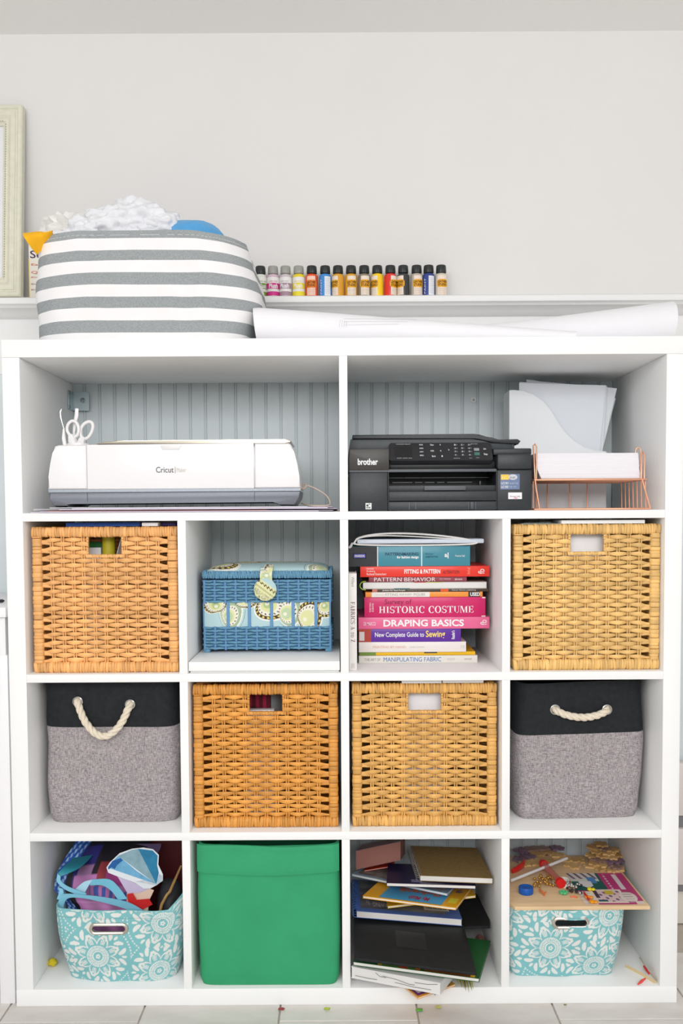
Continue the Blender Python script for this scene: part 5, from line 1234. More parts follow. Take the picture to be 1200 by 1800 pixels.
b = spine_book(633, 860, 18.5, (232, 52, 36), 'red pattern alteration book near the top of the stack', Y=BY - .003); stext(b, 'FITTING & PATTERN', 710.5, 773.5, .3, .72, tw, .03); stext(b, 'ALTERATION', 778, 807, .28, .6, M((120, 20, 16), .5), .01); stext(b, 'Liechty', 644.5, 657, .68, .88, tw); stext(b, 'Pottberg', 644.5, 659, .44, .64, tw); stext(b, 'Rasband Steineckert', 644.5, 679, .18, .4, tw); stext(b, 'fb', 840, 851, .25, .72, tw, 0, rot=90); stext(b, 'third ed', 820, 826, .2, .85, M((250, 160, 140), .5), rot=90)
b = spine_book(613.5, 826, 35, (62, 138, 156), 'thick teal and black patternmaking textbook on top of the stack', Y=BY - .002, depth=.22); sblock(b, 613.5, 663, M((36, 38, 42), .45)); sblock(b, 663, 664.5, tw); sblock(b, 740, 742, M((200, 226, 232), .5)); bp = sblock(b, 621, 643.5, M((214, 216, 236), .5), .40, .66, 'badge'); sblock(b, 622, 642.5, M((96, 98, 176), .5), .425, .635, 'badge_fill', .0006); stext(b, 'PEARSON', 624, 640.5, .48, .58, tw, .02, off=.0012)
stext(b, 'PATTERNMAKING', 677, 735.5, .54, .69, M((16, 70, 92), .5), .03); stext(b, 'for fashion design', 697.5, 735.5, .36, .52, tw, .03); stext(b, 'Helen Joseph', 747, 761, .56, .66, M((16, 84, 104), .5), .01); stext(b, 'ARMSTRONG', 747, 769.5, .42, .52, M((16, 84, 104), .5), .01); stext(b, 'a|', 781, 788, .38, .68, tw, .03); stext(b, 'Prentice Hall', 800, 816.5, .46, .56, tw)
ztop_ = zc_
# upright book at the left of the stack
vb = thing('book', (SX(620, .03), .12, r1z + .0004), 'white fabrics book standing upright beside the flat stack', 'book')
vx0, vx1, vzt = XC[2][0] + .0006, X(627, .028, 1100), Z(1008, .028, 620); VY = .028
mb = MB(); mb.box(vx0, vx1, VY, VY + .0018, r1z + .0004, vzt, bev=.0008); mb.box(vx0, vx0 + .0014, VY + .001, VY + .098, r1z + .0004, vzt); mb.box(vx1 - .0014, vx1, VY + .001, VY + .098, r1z + .0004, vzt)
obj('cover', mb, M((228, 224, 220), .5), vb); obj('pages', B(vx0 + .0014, vx1 - .0014, VY + .002, VY + .096, r1z + .002, vzt - .002), M((236, 232, 224), .85), vb)
def vtext(s, y0, y1, x0_, x1_, mat, polys=None, bold=0): a, c = at(x0_, y1, VY - .0006), at(x1_, y0, VY - .0006); place_text('lettering', polys or text_polys(s, bold), lambda u, v: (u, VY - .0006, v), mat, vb, (a.x, a.z, c.x, c.z), -90)
vtext('', 1058, 1129, 616.5, 623.5, M((110, 84, 84), .5), serif_polys('FABRICS A to Z')); vtext('Willard', 1014, 1031, 617.5, 622.5, tg)
vtext('FAIRCHILD', 1166, 1175, 617, 623, M((190, 180, 180), .5))
# white zip pouch with a tablet on the stack
pu = thing('zip_pouch', (SX(730), BY + .09, ztop_), 'white zip sleeve holding a tablet on top of the book stack', 'pouch')
pc = M((226, 228, 232), .55, name='pouch_fabric'); k2 = k_px
def ps(px, py, y=BY - .004): return at(px, py, y)
def pouch_z(f): return ztop_ + f * k2
p_l, p_r = SX(622), SX(838)
obj('lower_sleeve', MB().grid(lambda u, v: (p_l + (p_r - p_l) * u, BY + .002 + .17 * v, ztop_ + .0006 + .006 * (1 - math.sin(PI * min(1, u * 1.0 + .001)) ** .4)), 30, 4).solidify(.0018), pc, pu)
tab = obj('tablet', B(SX(628), SX(850), BY - .004, BY + .16, ztop_ + 4.5 * k2, ztop_ + 12.5 * k2, bev=.003, seg=3), M((212, 220, 232), .3), pu)
def arc(u): return (ztop_ + k2 * (5 + 19 * (math.sin(PI * min(1, u ** .72)) ** .55) * (1 - .18 * u)))
obj('upper_sleeve', MB().grid(lambda u, v: (p_l + (p_r - p_l) * u, BY + .002 + .165 * v, arc(u) if u > 0 else ztop_ + 5 * k2), 36, 6).solidify(.0018), pc, pu)
obj('zip_piping', MB().tube([(p_l + (p_r - p_l) * u, BY - .002, arc(u)) for u in [i / 40 for i in range(41)]], .0022, 8), M((238, 237, 234), .5), pu)
obj('zip_piping', MB().tube([(p_l + (p_r - p_l) * u, BY - .002, arc(u) - 5.0 * k2 * math.sin(PI * u)) for u in [i / 40 for i in range(41)]], .0014, 8), M((238, 237, 234), .5), pu)
obj('zip_piping', MB().tube([(p_l + (p_r - p_l) * u, BY - .003, ztop_ + .0022 + k2 * 3.5 * (1 - math.sin(PI * u) ** .3)) for u in [i / 30 for i in range(31)]], .0019, 8), M((238, 237, 234), .5), pu)
zp = ps(616, 958); obj('zip_pull', MB().tube([(p_l, BY - .003, ztop_ + 5 * k2), ps(619, 955), ps(616, 961), ps(612.8, 963)], [.0016, .0026, .003, .0024], 8, flat=.5), M((206, 205, 202), .4), pu)

# ------------------------------------------------------------------ pile of workbooks, bottom row
PILE = [([Vector((-.02, 0, ZT[3][0])), Vector((.37, 0, ZT[3][0])), Vector((.37, .39, ZT[3][0])), Vector((-.02, .39, ZT[3][0]))], .0004)]
def clears(C, low):
    L, t = low; ex, ey = L[1] - L[0], L[3] - L[0]; det = ex.x * ey.y - ex.y * ey.x
    for i in range(9):
        for j in range(9):
            p = C[0].lerp(C[1], i / 8).lerp(C[3].lerp(C[2], i / 8), j / 8); d = p - L[0]
            u = (d.x * ey.y - d.y * ey.x) / det; v = (ex.x * d.y - ex.y * d.x) / det
            if 0 <= u <= 1 and 0 <= v <= 1 and p.z < L[0].z + ex.z * u + ey.z * v + t: return False
    return True
def slab4(name, cor, t, cover, label, cat='book', pages=(236, 232, 226), edge=.0010, spine=None, group=None, keep='BR'):
    """a book or pad lying flat: bottom corners front-left, front-right, back-right, back-left as (px, py, depth)"""
    for step in range(60):                              # slide it forwards along the shelf until it clears what lies below
        C = [at(c[0], c[1], c[2] - step * .003) for c in cor]; C[3 if keep == 'BR' else 2] = (C[0] + C[2] - C[1]) if keep == 'BR' else (C[1] + C[3] - C[0])
        if all(clears(C, q) for q in PILE): break
    PILE.append((C, t)); up = Vector((0, 0, t)); mid = sum(C, Vector()) / 4
    root = thing(name, (mid.x, mid.y, min(c.z for c in C)), label, cat, group)
    def layer(nm, a, b, inset, mat):
        mb = MB(); q = [c.lerp(mid, inset) for c in C]; A = [mb.bm.verts.new(c + up * a) for c in q]; Bq = [mb.bm.verts.new(c + up * b) for c in q]
        mb.face(A[::-1]); mb.face(Bq)
        for i in range(4): mb.face([A[i], A[(i+1) % 4], Bq[(i+1) % 4], Bq[i]])
        return obj(nm, mb, mat, root)
    e = min(.3, edge / t)
    layer('back_cover', 0, e, 0, cover); layer('pages', e, 1 - e, .012, M(pages, .85, var=.05, vscale=6, stretch=(1, 1, 220))); layer('cover', 1 - e, 1, 0, cover)
    def tf(u, v, o=.0005): return (C[0].lerp(C[1], u)).lerp(C[3].lerp(C[2], u), v) + up + Vector((0, 0, o))
    return root, tf
def cpatch(bk, u0, u1, v0, v1, mat, o=.0004, name='cover_print'):
    root, tf = bk; mb = MB(); vs = [mb.bm.verts.new(tf(u, v, o)) for u, v in ((u0, v0), (u1, v0), (u1, v1), (u0, v1))]; mb.face(vs); return obj(name, mb, mat, root)
def ctext(bk, s, u0, u1, v0, v1, mat, rot=180, bold=.01, o=.0010): place_text('lettering', text_polys(s, bold), lambda u, v: bk[1](u, v, o), mat, bk[0], (u0, v0, u1, v1), rot)
mg1 = slab4('magazine', [(734, 1757, -.035), (800, 1733, .03), (757, 1700, .13), (690, 1712, .09)], .004, M((240, 170, 60), .4), 'orange and purple magazine corner poking out under the white sketch pad', 'magazine')
cpatch(mg1, .04, .9, .06, .9, M((120, 60, 130), .4)); cpatch(mg1, .10, .8, .14, .8, M((236, 226, 226), .4), .0008); cpatch(mg1, .16, .5, .2, .6, M((220, 120, 60), .4), .0012)
mg2 = slab4('magazine', [(764, 1750, -.022), (796, 1722, .045), (770, 1690, .15), (735, 1712, .08)], .006, M((60, 150, 206), .4), 'blue magazine edge beside the white sketch pad', 'magazine'); cpatch(mg2, .2, .95, .1, .9, M((150, 60, 50), .4))
pad = slab4('sketch_pad', [(617, 1719, .036), (774, 1749, -.038), (815, 1695, .10), (640, 1666, .19)], .026, M((232, 230, 228), .6), 'thick white sketch pad with curled edges at the bottom of the workbook pile', 'sketch pad', pages=(228, 226, 224))
mb = MB(); PC, PT = PILE[-1]
def pad_face(u, w): p = PC[0].lerp(PC[1], u); return p + Vector((-.0004, -.0010, PT * w))
for pts in ([(.28, .88), (.33, .62), (.40, .60)], [(.36, .70), (.52, .62), (.66, .42), (.72, .45)], [(.50, .36), (.70, .26), (.90, .30)], [(.72, .66), (.86, .70), (.97, .86)], [(.05, .30), (.2, .26), (.3, .3)]):
    mb.tube([pad_face(*q) for q in pts], .0005, 4)
obj('page_wrinkles', mb, M((84, 84, 86), .8), pad[0])
gr = slab4('notebook', [(620, 1697, .040), (842, 1727, -.036), (862, 1660, .16), (640, 1634, .24)], .0085, M((36, 92, 48), .45), 'green notebook with coloured edge band under the black folder', 'notebook')
for a, b, c in ((.2, .235, (240, 200, 40)), (.37, .44, (220, 80, 40)), (.5, .54, (226, 120, 40)), (.57, .93, (150, 84, 30)), (.93, .965, (244, 190, 40))): cpatch(gr, a, b, .005, .06, M(c, .45))
cpatch(gr, .24, .37, .005, .03, M((110, 160, 60), .45)); cpatch(gr, .44, .5, .005, .03, M((110, 160, 60), .45))
bkm = M((30, 33, 34), .55, var=.15, vscale=80, bump=.15, bscale=500, name='black_binder')
bf2 = slab4('binder', [(690, 1636, .14), (861, 1632, .115), (858, 1575, .36), (690, 1578, .36)], .006, bkm, 'dark binder jutting out at the right of the blue sketchbook', 'binder', pages=(36, 38, 40))
bf = slab4('binder', [(622, 1688, .038), (837, 1715, -.030), (842, 1628, .215), (622, 1601, .29)], .006, bkm, 'flat black folder with an embossed label panel across the pile', 'binder', pages=(40, 42, 44), keep='BL')
lp_ = cpatch(bf, .37, .63, .30, .62, M((42, 45, 47), .4), .0007, 'embossed_panel')
for k in range(2): ctext(bf, 'SKETCH BOOK' if k == 0 else 'name', .42, .6 - .08 * k, .48 - .12 * k, .54 - .12 * k, M((50, 53, 55), .5), rot=0, o=.0012)
o = obj('tape_strip', MB().box(0, .032, 0, .006, 0, .0006).xform(Matrix.Translation(bf[1](.55, .98, .0006)) @ Matrix.Rotation(-.25, 4, 'Z')), M((220, 218, 214), .5)); tag(o, 'short white paper tab between the black folder and blue sketchbook', 'paper tab')
bs = slab4('sketchbook', [(626, 1613, .165), (812, 1628, .135), (808, 1572, .375), (622, 1557, .378)], .0165, M((92, 122, 196), .4), 'blue spiral sketchbook with a grey photo cover', 'sketchbook', keep='BL')
cpatch(bs, .05, .86, .10, .98, M((74, 78, 86), .4, col2=(150, 150, 150), vscale=14, stretch=(1, 2.5, 1))); cpatch(bs, .66, .9, .18, .34, M((226, 224, 220), .5), .0009)
for k in range(12): cpatch(bs, .69 + k * .016, .69 + k * .016 + (.009 if k % 3 else .005), .22, .30, M((120, 118, 116), .5), .0013, 'barcode_bar')
ctext(bs, 'DRAWING', .17, .37, .16, .30, M((214, 214, 216), .5)); ctext(bs, '9x', .10, .14, .2, .34, M((190, 190, 194), .5)); cpatch(bs, .56, .63, .42, .52, M((216, 214, 212), .5), .0009)
for k in range(13):
    p = bs[1](.012, .05 + .9 * k / 12, -.008); obj('coil', MB().tube([(p.x - .004 + .0075 * math.cos(a), p.y, p.z + .0115 * math.sin(a)) for a in [2*PI*i/12 for i in range(12)]], .0009, 5, closed=True), M((80, 140, 220), .3, metal=.4), bs[0])
yb = slab4('workbook', [(681, 1597, .168), (836, 1578, .20), (822, 1552, .34), (655, 1566, .33)], .0055, M((246, 200, 40), .45), 'yellow workbook turned crosswise under the blue and yellow math workbook', 'workbook')
cpatch(yb, .35, .97, .08, .95, M((248, 186, 20), .45))
mw = slab4('workbook', [(637, 1579, .196), (801, 1600, .140), (830, 1562, .30), (660, 1548, .35)], .0058, M((250, 180, 30), .4), 'sky blue and yellow math workbook lying upside down', 'workbook')
cpatch(mw, .17, .84, .03, .98, M((88, 176, 222), .4)); cpatch(mw, .88, .97, .14, .36, M((244, 226, 70), .4), .0008)
ctext(mw, 'Flashcards', .30, .76, .34, .56, M((232, 110, 40), .45), bold=.03); ctext(mw, 'My Math', .46, .68, .10, .30, M((200, 50, 80), .45), bold=.02); ctext(mw, 'ages', .88, .96, .6, .74, M((60, 60, 140), .45), rot=90)
pw_ = slab4('workbook', [(618, 1540, .30), (786, 1575, .176), (812, 1548, .33), (672, 1530, .377)], .0058, M((170, 196, 214), .4), 'photo-covered workbook below the navy book, its corner at the left', 'workbook')
cpatch(pw_, .04, .4, .1, .9, M((120, 104, 96), .4, col2=(200, 196, 190), vscale=40)); cpatch(pw_, .42, .95, .08, .9, M((196, 160, 160), .4, col2=(226, 224, 222), vscale=50)); cpatch(pw_, .2, .46, .62, .96, M((150, 190, 206), .4), .0008)
rw = slab4('workbook', [(640, 1532, .30), (690, 1524, .30), (695, 1512, .36), (650, 1516, .36)], .003, M((220, 70, 36), .45), 'orange-red booklet corner under the clear pink box', 'booklet')
nb = slab4('notebook', [(679, 1558, .222), (836, 1563, .205), (828, 1528, .36), (694, 1524, .37)], .0085, M((34, 28, 66), .4), 'navy notebook under the kraft spiral sketchbook', 'notebook'); cpatch(nb, .28, .40, .06, .2, M((120, 116, 150), .4))
kb = slab4('sketchbook', [(738, 1549, .225), (866, 1554, .190), (838, 1500, .377), (700, 1497, .377)], .0140, M((132, 106, 62), .8, var=.12, vscale=120, name='kraft_board'), 'brown kraft spiral sketchbook on top of the workbook pile', 'sketchbook', edge=.0012)
for k in range(16):
    p = kb[1](.010, .03 + .9 * k / 15, -.007); obj('coil', MB().tube([(p.x - .003 + .0075 * math.cos(a), p.y, p.z + .0105 * math.sin(a)) for a in [2*PI*i/12 for i in range(12)]], .0008, 5, closed=True), M((170, 170, 166), .3, metal=.8), kb[0])
pbx = slab4('plastic_box', [(625, 1529, .215), (704, 1512, .23), (712, 1500, .34), (626, 1510, .345)], .047, M((200, 150, 152), .18, alpha=.5, name='pink_clear_plastic', spec=.6), 'clear pink plastic box wedged at the upper left of the workbook pile', 'plastic box', pages=(160, 110, 100))
ringc = at(846, 1671, .20); o = obj('ribbon_ring', MB().grid(lambda u, v: (ringc.x + .014 * math.cos(2*PI*u), ringc.y + .03 * (v - .5) - .012 * math.cos(2*PI*u), ringc.z + .034 * math.sin(2*PI*u)), 36, 2, closed=True).solidify(.0012), M((186, 130, 116), .45)); tag(o, 'pinkish ribbon loop standing at the right of the workbook pile', 'ribbon')
lf = thing('tassel', atz(817, 1738, ZT[3][0] + .001), 'yellow-green tassel lying under the green notebook', 'tassel')
for k in range(7):
    a0 = atz(803 + k * 4, 1722, ZT[3][0] + .004); b0 = atz(806 + k * 4.2 + (k % 3), 1744 - abs(k - 4) * 3, ZT[3][0] + .003)
    obj('strand', MB().tube([a0, a0.lerp(b0, .5) + Vector((0, 0, .006)), b0], [.002, .0034, .0008], 6, flat=.4), M([(200, 190, 40), (150, 160, 50), (220, 200, 60), (120, 100, 40)][k % 4], .6), lf)

# ------------------------------------------------------------------ left aqua bin: bag, card cut-outs
def interp_poly(pts, Y, t, mat, root, name, dy=0.0): return obj(name, MB().prism([(at(a, b, Y).x, at(a, b, Y).z) for a, b in pts], Y - dy, Y - dy + t), mat, root)
def lerp_tab(tab, f):
    for (a, ca), (b, cb) in zip(tab, tab[1:]):
        if f <= b: k = (f - a) / (b - a); return [x + (y - x) * k for x, y in zip(ca, cb)]
    return tab[-1][1]
bagm = M_print('bag_print', .45, coat=.1)
BGY = .105
tb2 = thing('tote_bag', (X(170, .15, 1600), .15, ab1_f + .006), 'shiny blue and purple tote bag with aqua straps stuffed in the left aqua bin', 'bag')
nu, nv = 110, 90; u, v = np.meshgrid(np.linspace(0, 1, nu), np.linspace(0, 1, nv))
xl, xr = X(101, BGY, 1590), X(246, BGY, 1590); zlo, zhi = ab1_f + .008, ZT[3][1] - .006
lean_ = .17 * np.clip((v - .45) / .55, 0, 1)
leftshift = np.where(v > .45, .012 * np.sin((v - .45) / .55 * PI) - .06 * (1 - u) * 0, 0)
inb = np.clip((ab1_t + .004 - (zlo + (zhi - zlo) * v)) / .03, 0, 1)
Px = xl + .030 * inb * (1 - 1.6 * u) - .016 * np.sin(PI * np.clip((v - .3) / .5, 0, 1)) * (1 - u) + (xr - xl) * u + .10 * np.clip(v - .62, 0, 1) * (1 - u)
Py = BGY + lean_ + .010 * np.sin(u * 9 + v * 5) * v + .006 * np.sin(v * 17)
Pz = zlo + (zhi - zlo) * v
C = np.zeros((nv, nu, 3)); C[:] = (26, 24, 30)
edge_ = u < .18 + .06 * np.sin(v * 9); C[edge_] = (36, 84, 170); C[edge_ & (np.sin(u * 90 + v * 60) * np.sin(v * 130) > .35)] = (170, 200, 236)
mid_ = (v > .50) & (v < .76) & (u > .2) & (u < .62); C[mid_] = (44, 40, 110)
C[mid_ & (v < .66) & (u > .24)] = (150, 110, 150); C[mid_ & (u > .40)] = (30, 26, 34)
low_ = (v < .60) & (u > .22); C[low_] = (186, 120, 176); C[low_ & (np.abs(v - .50 + .1 * (u - .5)) < .03) & (np.sin(u * 70) > -.2) & (u > .4)] = (70, 90, 170)
mag_ = (v > .53) & (v < .67) & (u > .46) & (u < .86); C[mag_] = (176, 60, 140); C[mag_ & (u < .56)] = (150, 50, 60)
C = C * (1 + .10 * np.sin(u * 23 + v * 17)[..., None])
npgrid('bag_front', np.stack([Px, Py, Pz], -1), C, bagm, tb2)
P2 = np.stack([Px[:, ::-1], Py[:, ::-1] + .035 * np.clip(1.2 - v, .15, 1), Pz], -1); npgrid('bag_back', P2, np.full(P2.shape, 34.0) + np.array((0, 4, 22)), bagm, tb2)
aq = M((128, 196, 220), .5, name='aqua_webbing'); aq2 = M((44, 140, 158), .5, name='teal_webbing')
def ribbon(pts, wpx, mat, up=(0, -.2, 1)):
    return obj('strap', MB().tube([at(*p) for p in pts], wpx, 8, flat=.16, up=up), mat, tb2, smooth=1.2)
def flatstrip(L, R_, mat, name='strap', t=.0016):
    n = 24
    def ev(tab, f):
        k = min(len(tab) - 2, int(f * (len(tab) - 1))); g = f * (len(tab) - 1) - k; p = [tab[max(0, min(len(tab) - 1, k + j))] for j in (-1, 0, 1, 2)]
        q = [.5 * (2*b + (c - a)*g + (2*a - 5*b + 4*c - d)*g*g + (3*b - a - 3*c + d)*g**3) for a, b, c, d in zip(*p)]
        return at(*q)
    return obj(name, MB().grid(lambda u, v: ev(L, v).lerp(ev(R_, v), u), 3, n).solidify(t), mat, tb2, smooth=1.2)
flatstrip([(150, 1484, .26), (128, 1508, .17), (112, 1524, .10), (100, 1536, .078)], [(176, 1484, .26), (160, 1506, .17), (138, 1526, .10), (104, 1542, .078)], aq2)
flatstrip([(101, 1536, .078), (101, 1550, .074), (116, 1564, .072), (150, 1577, .070)], [(106, 1540, .078), (108, 1549, .074), (122, 1559, .072), (152, 1570, .070)], aq)
flatstrip([(102, 1602, .066), (104, 1580, .066), (112, 1571, .066), (150, 1573, .066), (190, 1578, .066), (226, 1586, .066), (252, 1600, .066)], [(112, 1602, .066), (113, 1588, .066), (122, 1578, .066), (150, 1579, .066), (190, 1588, .066), (220, 1597, .066), (236, 1606, .066)], aq)
flatstrip([(127, 1568, .080), (146, 1551, .084), (162, 1546, .086)], [(146, 1576, .078), (154, 1560, .082), (162, 1547, .086)], M((170, 214, 234), .5))
flatstrip([(160, 1546, .086), (190, 1545, .088), (206, 1556, .086), (224, 1580, .078)], [(158, 1556, .086), (180, 1556, .088), (196, 1566, .086), (208, 1582, .078)], M((120, 196, 220), .5))
flatstrip([(103, 1560, .07), (104, 1568, .068), (100, 1580, .066)], [(110, 1562, .07), (112, 1570, .068), (108, 1582, .066)], aq)
FY = .085
fc = thing('fan_card', (X(240, FY, 1540), FY, ab1_t - .02), 'blue fan-shaped painted card cut-out with white border in the left aqua bin', 'card')
fan = [(187, 1525), (193, 1516), (210, 1500), (232, 1492), (252, 1490), (269, 1493), (279, 1503), (278, 1520), (286, 1537), (286, 1548), (275, 1556), (264, 1562), (252, 1562), (238, 1552), (205, 1540), (190, 1534)]
interp_poly(fan, FY, .0015, M((232, 238, 242), .6), fc, 'card_base')
def fpan(pts, col, d, nm='painted_panel'): return interp_poly(pts, FY, .0008, M(col, .6, var=.14, vscale=60), fc, nm, d)
fpan([(275, 1554), (190, 1525), (196, 1516), (208, 1504), (240, 1531)], (112, 176, 214), .0010); fpan([(275, 1554), (208, 1504), (232, 1494), (243, 1492)], (138, 172, 184), .0010); fpan([(275, 1554), (243, 1492), (268, 1495), (277, 1504), (276, 1521), (279, 1534)], (36, 124, 166), .0010)
fpan([(191, 1528), (190, 1524), (198, 1513), (212, 1508), (216, 1512), (206, 1520), (202, 1527), (196, 1524)], (30, 92, 160), .0020); fpan([(274, 1555), (280, 1536), (285, 1540), (285, 1549)], (188, 208, 220), .0012); fpan([(274, 1556), (238, 1549), (252, 1547), (268, 1551)], (206, 214, 222), .0014)
interp_poly([(206, 1541), (238, 1553), (252, 1562), (262, 1563), (244, 1570), (224, 1571), (222, 1568)], FY, .0012, M((206, 192, 222), .6), fc, 'lower_card', -.0016)
interp_poly([(222, 1571), (262, 1563), (270, 1566), (262, 1583), (258, 1610), (238, 1626), (226, 1622), (222, 1590)], FY, .0012, M((236, 206, 186), .6), fc, 'card_stub', -.0030)
for pts in ([(223, 1572), (233, 1570), (240, 1582), (262, 1580), (268, 1590), (250, 1599), (226, 1590)],):
    interp_poly(pts, FY - .004, .0010, M((214, 40, 40), .5), fc, 'red_patch', 0)
pd = at(257, 1482, .2); o = obj('round_card', MB().lathe((pd.x, .2, pd.z - .002), [(.036, 0), (.036, .0015), (.0001, .0015), (.0001, 0), (.036, 0)], 32, 'y', PI, 2 * PI), M((104, 86, 122), .6)); tag(o, 'purple round card just under the shelf behind the fan card', 'card')
mr = obj('maroon_board', B(X(262, .25, 1520), X(326, .25, 1520), .245, .25, ab1_f + .008, ZT[3][1] - .004, bev=.001), M((96, 26, 30), .6)); tag(mr, 'dark maroon board standing at the back of the left aqua bin', 'board')
o = obj('dark_pouch', MB().ball(at(300, 1600, .14), .06, 3, (.55, .8, 1.25), .15, 6), M((44, 44, 48), .6)); tag(o, 'black pouch in the right corner of the left aqua bin', 'pouch')
o = obj('wooden_stick', MB().tube([at(280, 1608, .085), at(284, 1590, .085), at(293, 1573, .088), at(298, 1568, .09), at(308, 1545, .12), at(318, 1522, .15)], [.0035, .0036, .0032, .0034, .003, .0022], 8), M((176, 138, 84), .6, var=.15, vscale=40)); tag(o, 'bent tan wooden stick leaning in the left aqua bin', 'stick')
yl = atz(92, 1695, ZT[3][0] + .004); o = obj('candy_wrapper', MB().ball((yl.x, yl.y, ZT[3][0] + .0085), .011, 2, (1.1, 1, .7), .5, 9), M((222, 200, 40), .4)); tag(o, 'small yellow wrapper on the cube floor left of the aqua bin', 'wrapper')

# ------------------------------------------------------------------ right aqua bin: wooden puzzle board with small toys
pzb = ab2_t + .0014; BT = pzb + .0088
wood = M((226, 194, 152), .6, var=.10, vscale=10, stretch=(1, 6, 1), name='birch_ply')
bl_, br_ = X(905, .026, 1598), X(1142, .026, 1598)
brd = thing('puzzle_board', ((bl_ + br_) / 2, .18, pzb), 'birch puzzle board lying across the right aqua bin', 'puzzle board')
by_b = .335
tl_ = atz(899, 1530, BT)
mb = MB(); pts = [(bl_, .026), (br_, .026), (br_ - .001, by_b), (XC[3][0] + .002, by_b), (XC[3][0] + .002, .06)]
mb.prism([(a, b) for a, b in pts], pzb, BT, plane='xy', bev=.0012); obj('board', mb, wood, brd)
nu, nv = 120, 90; u, v = np.meshgrid(np.linspace(0, 1, nu), np.linspace(0, 1, nv))
cx0, cx1 = X(1030, .03, 1590), br_ - .006; cy0, cy1 = .034, .215
C = np.zeros((nv, nu, 3)); C[:] = (190, 50, 120)
C[(u > .78) & (u < .86) & (v > .45) & (v < .95)] = (226, 214, 220); C[(u > .62) & (u < .65) & (v > .4) & (v < .95) & (np.sin(v * 80) > -.3)] = (230, 200, 214)
green_ = (u < .55) & (v > .42); C[green_] = (24, 92, 86); C[(u < .5) & (v > .72)] = (214, 216, 210); C[(u < .48) & (v > .8) & (np.sin(u * 50 + v * 20) > .3)] = (120, 84, 110); C[(u > .3) & (u < .44) & (v > .66) & (v < .86)] = (80, 140, 200); C[(u > .12) & (u < .34) & (v > .5) & (v < .72) & (v > .5 + .8 * np.abs(u - .24))] = (226, 226, 226)
sq = (u > .22) & (u < .74) & (v > .04) & (v < .46); C[sq] = (236, 222, 206); sq2 = (u > .26) & (u < .70) & (v > .08) & (v < .42); C[sq2] = (226, 200, 200)
C[sq2 & (np.sin(u * 40) * np.sin(v * 38 + u * 9) > .45)] = (120, 90, 120); C[sq2 & (v > .3) & (np.abs(u - .52) < .07)] = (214, 190, 60); C[sq2 & (v < .14) & (u < .42)] = (40, 92, 110); C[sq2 & (u < .32) & (v > .2)] = (70, 50, 74)
C[(u < .22) & (v < .4)] = (234, 226, 216); C[(u < .2) & (v < .36) & (np.sin(v * 60) > .75)] = (206, 196, 186)
bub = (((u - .8) / .14) ** 2 + ((v - .22) / .16) ** 2) < 1; C[bub] = (232, 220, 212); C[bub & (np.sin(v * 90) > .6) & (np.abs(u - .8) < .08)] = (170, 160, 160); C[(u > .86) & (v < .10)] = (232, 216, 200)
sh = BT + .0006
npgrid('print_sheet', np.stack([cx0 + (cx1 - cx0) * u, cy0 + (cy1 - cy0) * v, np.full_like(u, sh)], -1), C, M_print('puzzle_print', .4), brd)
# jigsaw pieces
def jig_outline(s, knobs):
    pts = []; c = [(-s, -s), (s, -s), (s, s), (-s, s)]
    for k in range(4):
        a, b = Vector(c[k]), Vector(c[(k+1) % 4]); d = (b - a); nrm = Vector((d.y, -d.x)).normalized() * knobs[k]; pts.append(tuple(a))
        for f, h in ((.38, 0), (.36, .22), (.42, .36), (.5, .42), (.58, .36), (.64, .22), (.62, 0)): p = a + d * f + nrm * (h * s); pts.append((p.x, p.y))
    return pts
jm = []
for i, kn in enumerate(((1, -1, 1, 0), (1, 1, -1, -1), (0, 1, -1, 1))):
    q = MB().prism(jig_outline(.015, kn), 0, .0044, plane='xy'); bmesh.ops.recalc_face_normals(q.bm, faces=q.bm.faces); me = bpy.data.meshes.new('jigsaw_piece'); q.bm.to_mesh(me); q.bm.free(); me.materials.append(None); jm.append(me)
jr = random.Random(5); jw = [M((214, 176, 118), .6, var=.1, vscale=30), M((196, 156, 100), .6, var=.1, vscale=30), M((126, 100, 120), .45, var=.25, vscale=60), M((150, 120, 110), .45, var=.25, vscale=60)]
def jig(px, py, lay, lab, grp, mi):
    p = atz(px, py, BT); p.z = BT + .0004 + lay * .0050
    o = bpy.data.objects.new('jigsaw_piece', jm[jr.randrange(3)]); COL.objects.link(o); o.location = p; o.rotation_euler = (jr.uniform(-.03, .03), jr.uniform(-.03, .03), jr.uniform(0, 6.28))
    o.material_slots[0].link = 'OBJECT'; o.material_slots[0].material = jw[mi]; tag(o, lab, 'jigsaw piece', grp)
for k, (px, py, lay, mi) in enumerate(((912, 1512, 0, 2), (928, 1506, 0, 2), (945, 1502, 0, 1), (916, 1500, 1, 2), (934, 1497, 1, 3), (965, 1500, 0, 1), (980, 1505, 0, 0), (922, 1520, 0, 0), (940, 1518, 0, 0), (962, 1515, 0, 1), (952, 1496, 1, 3), (978, 1496, 1, 2), (996, 1512, 0, 0), (1005, 1524, 0, 0), (1016, 1514, 0, 1))):
    jig(px, py, lay, 'loose wooden jigsaw piece at the back left of the puzzle board', 'loose jigsaw pieces at the back left', mi)
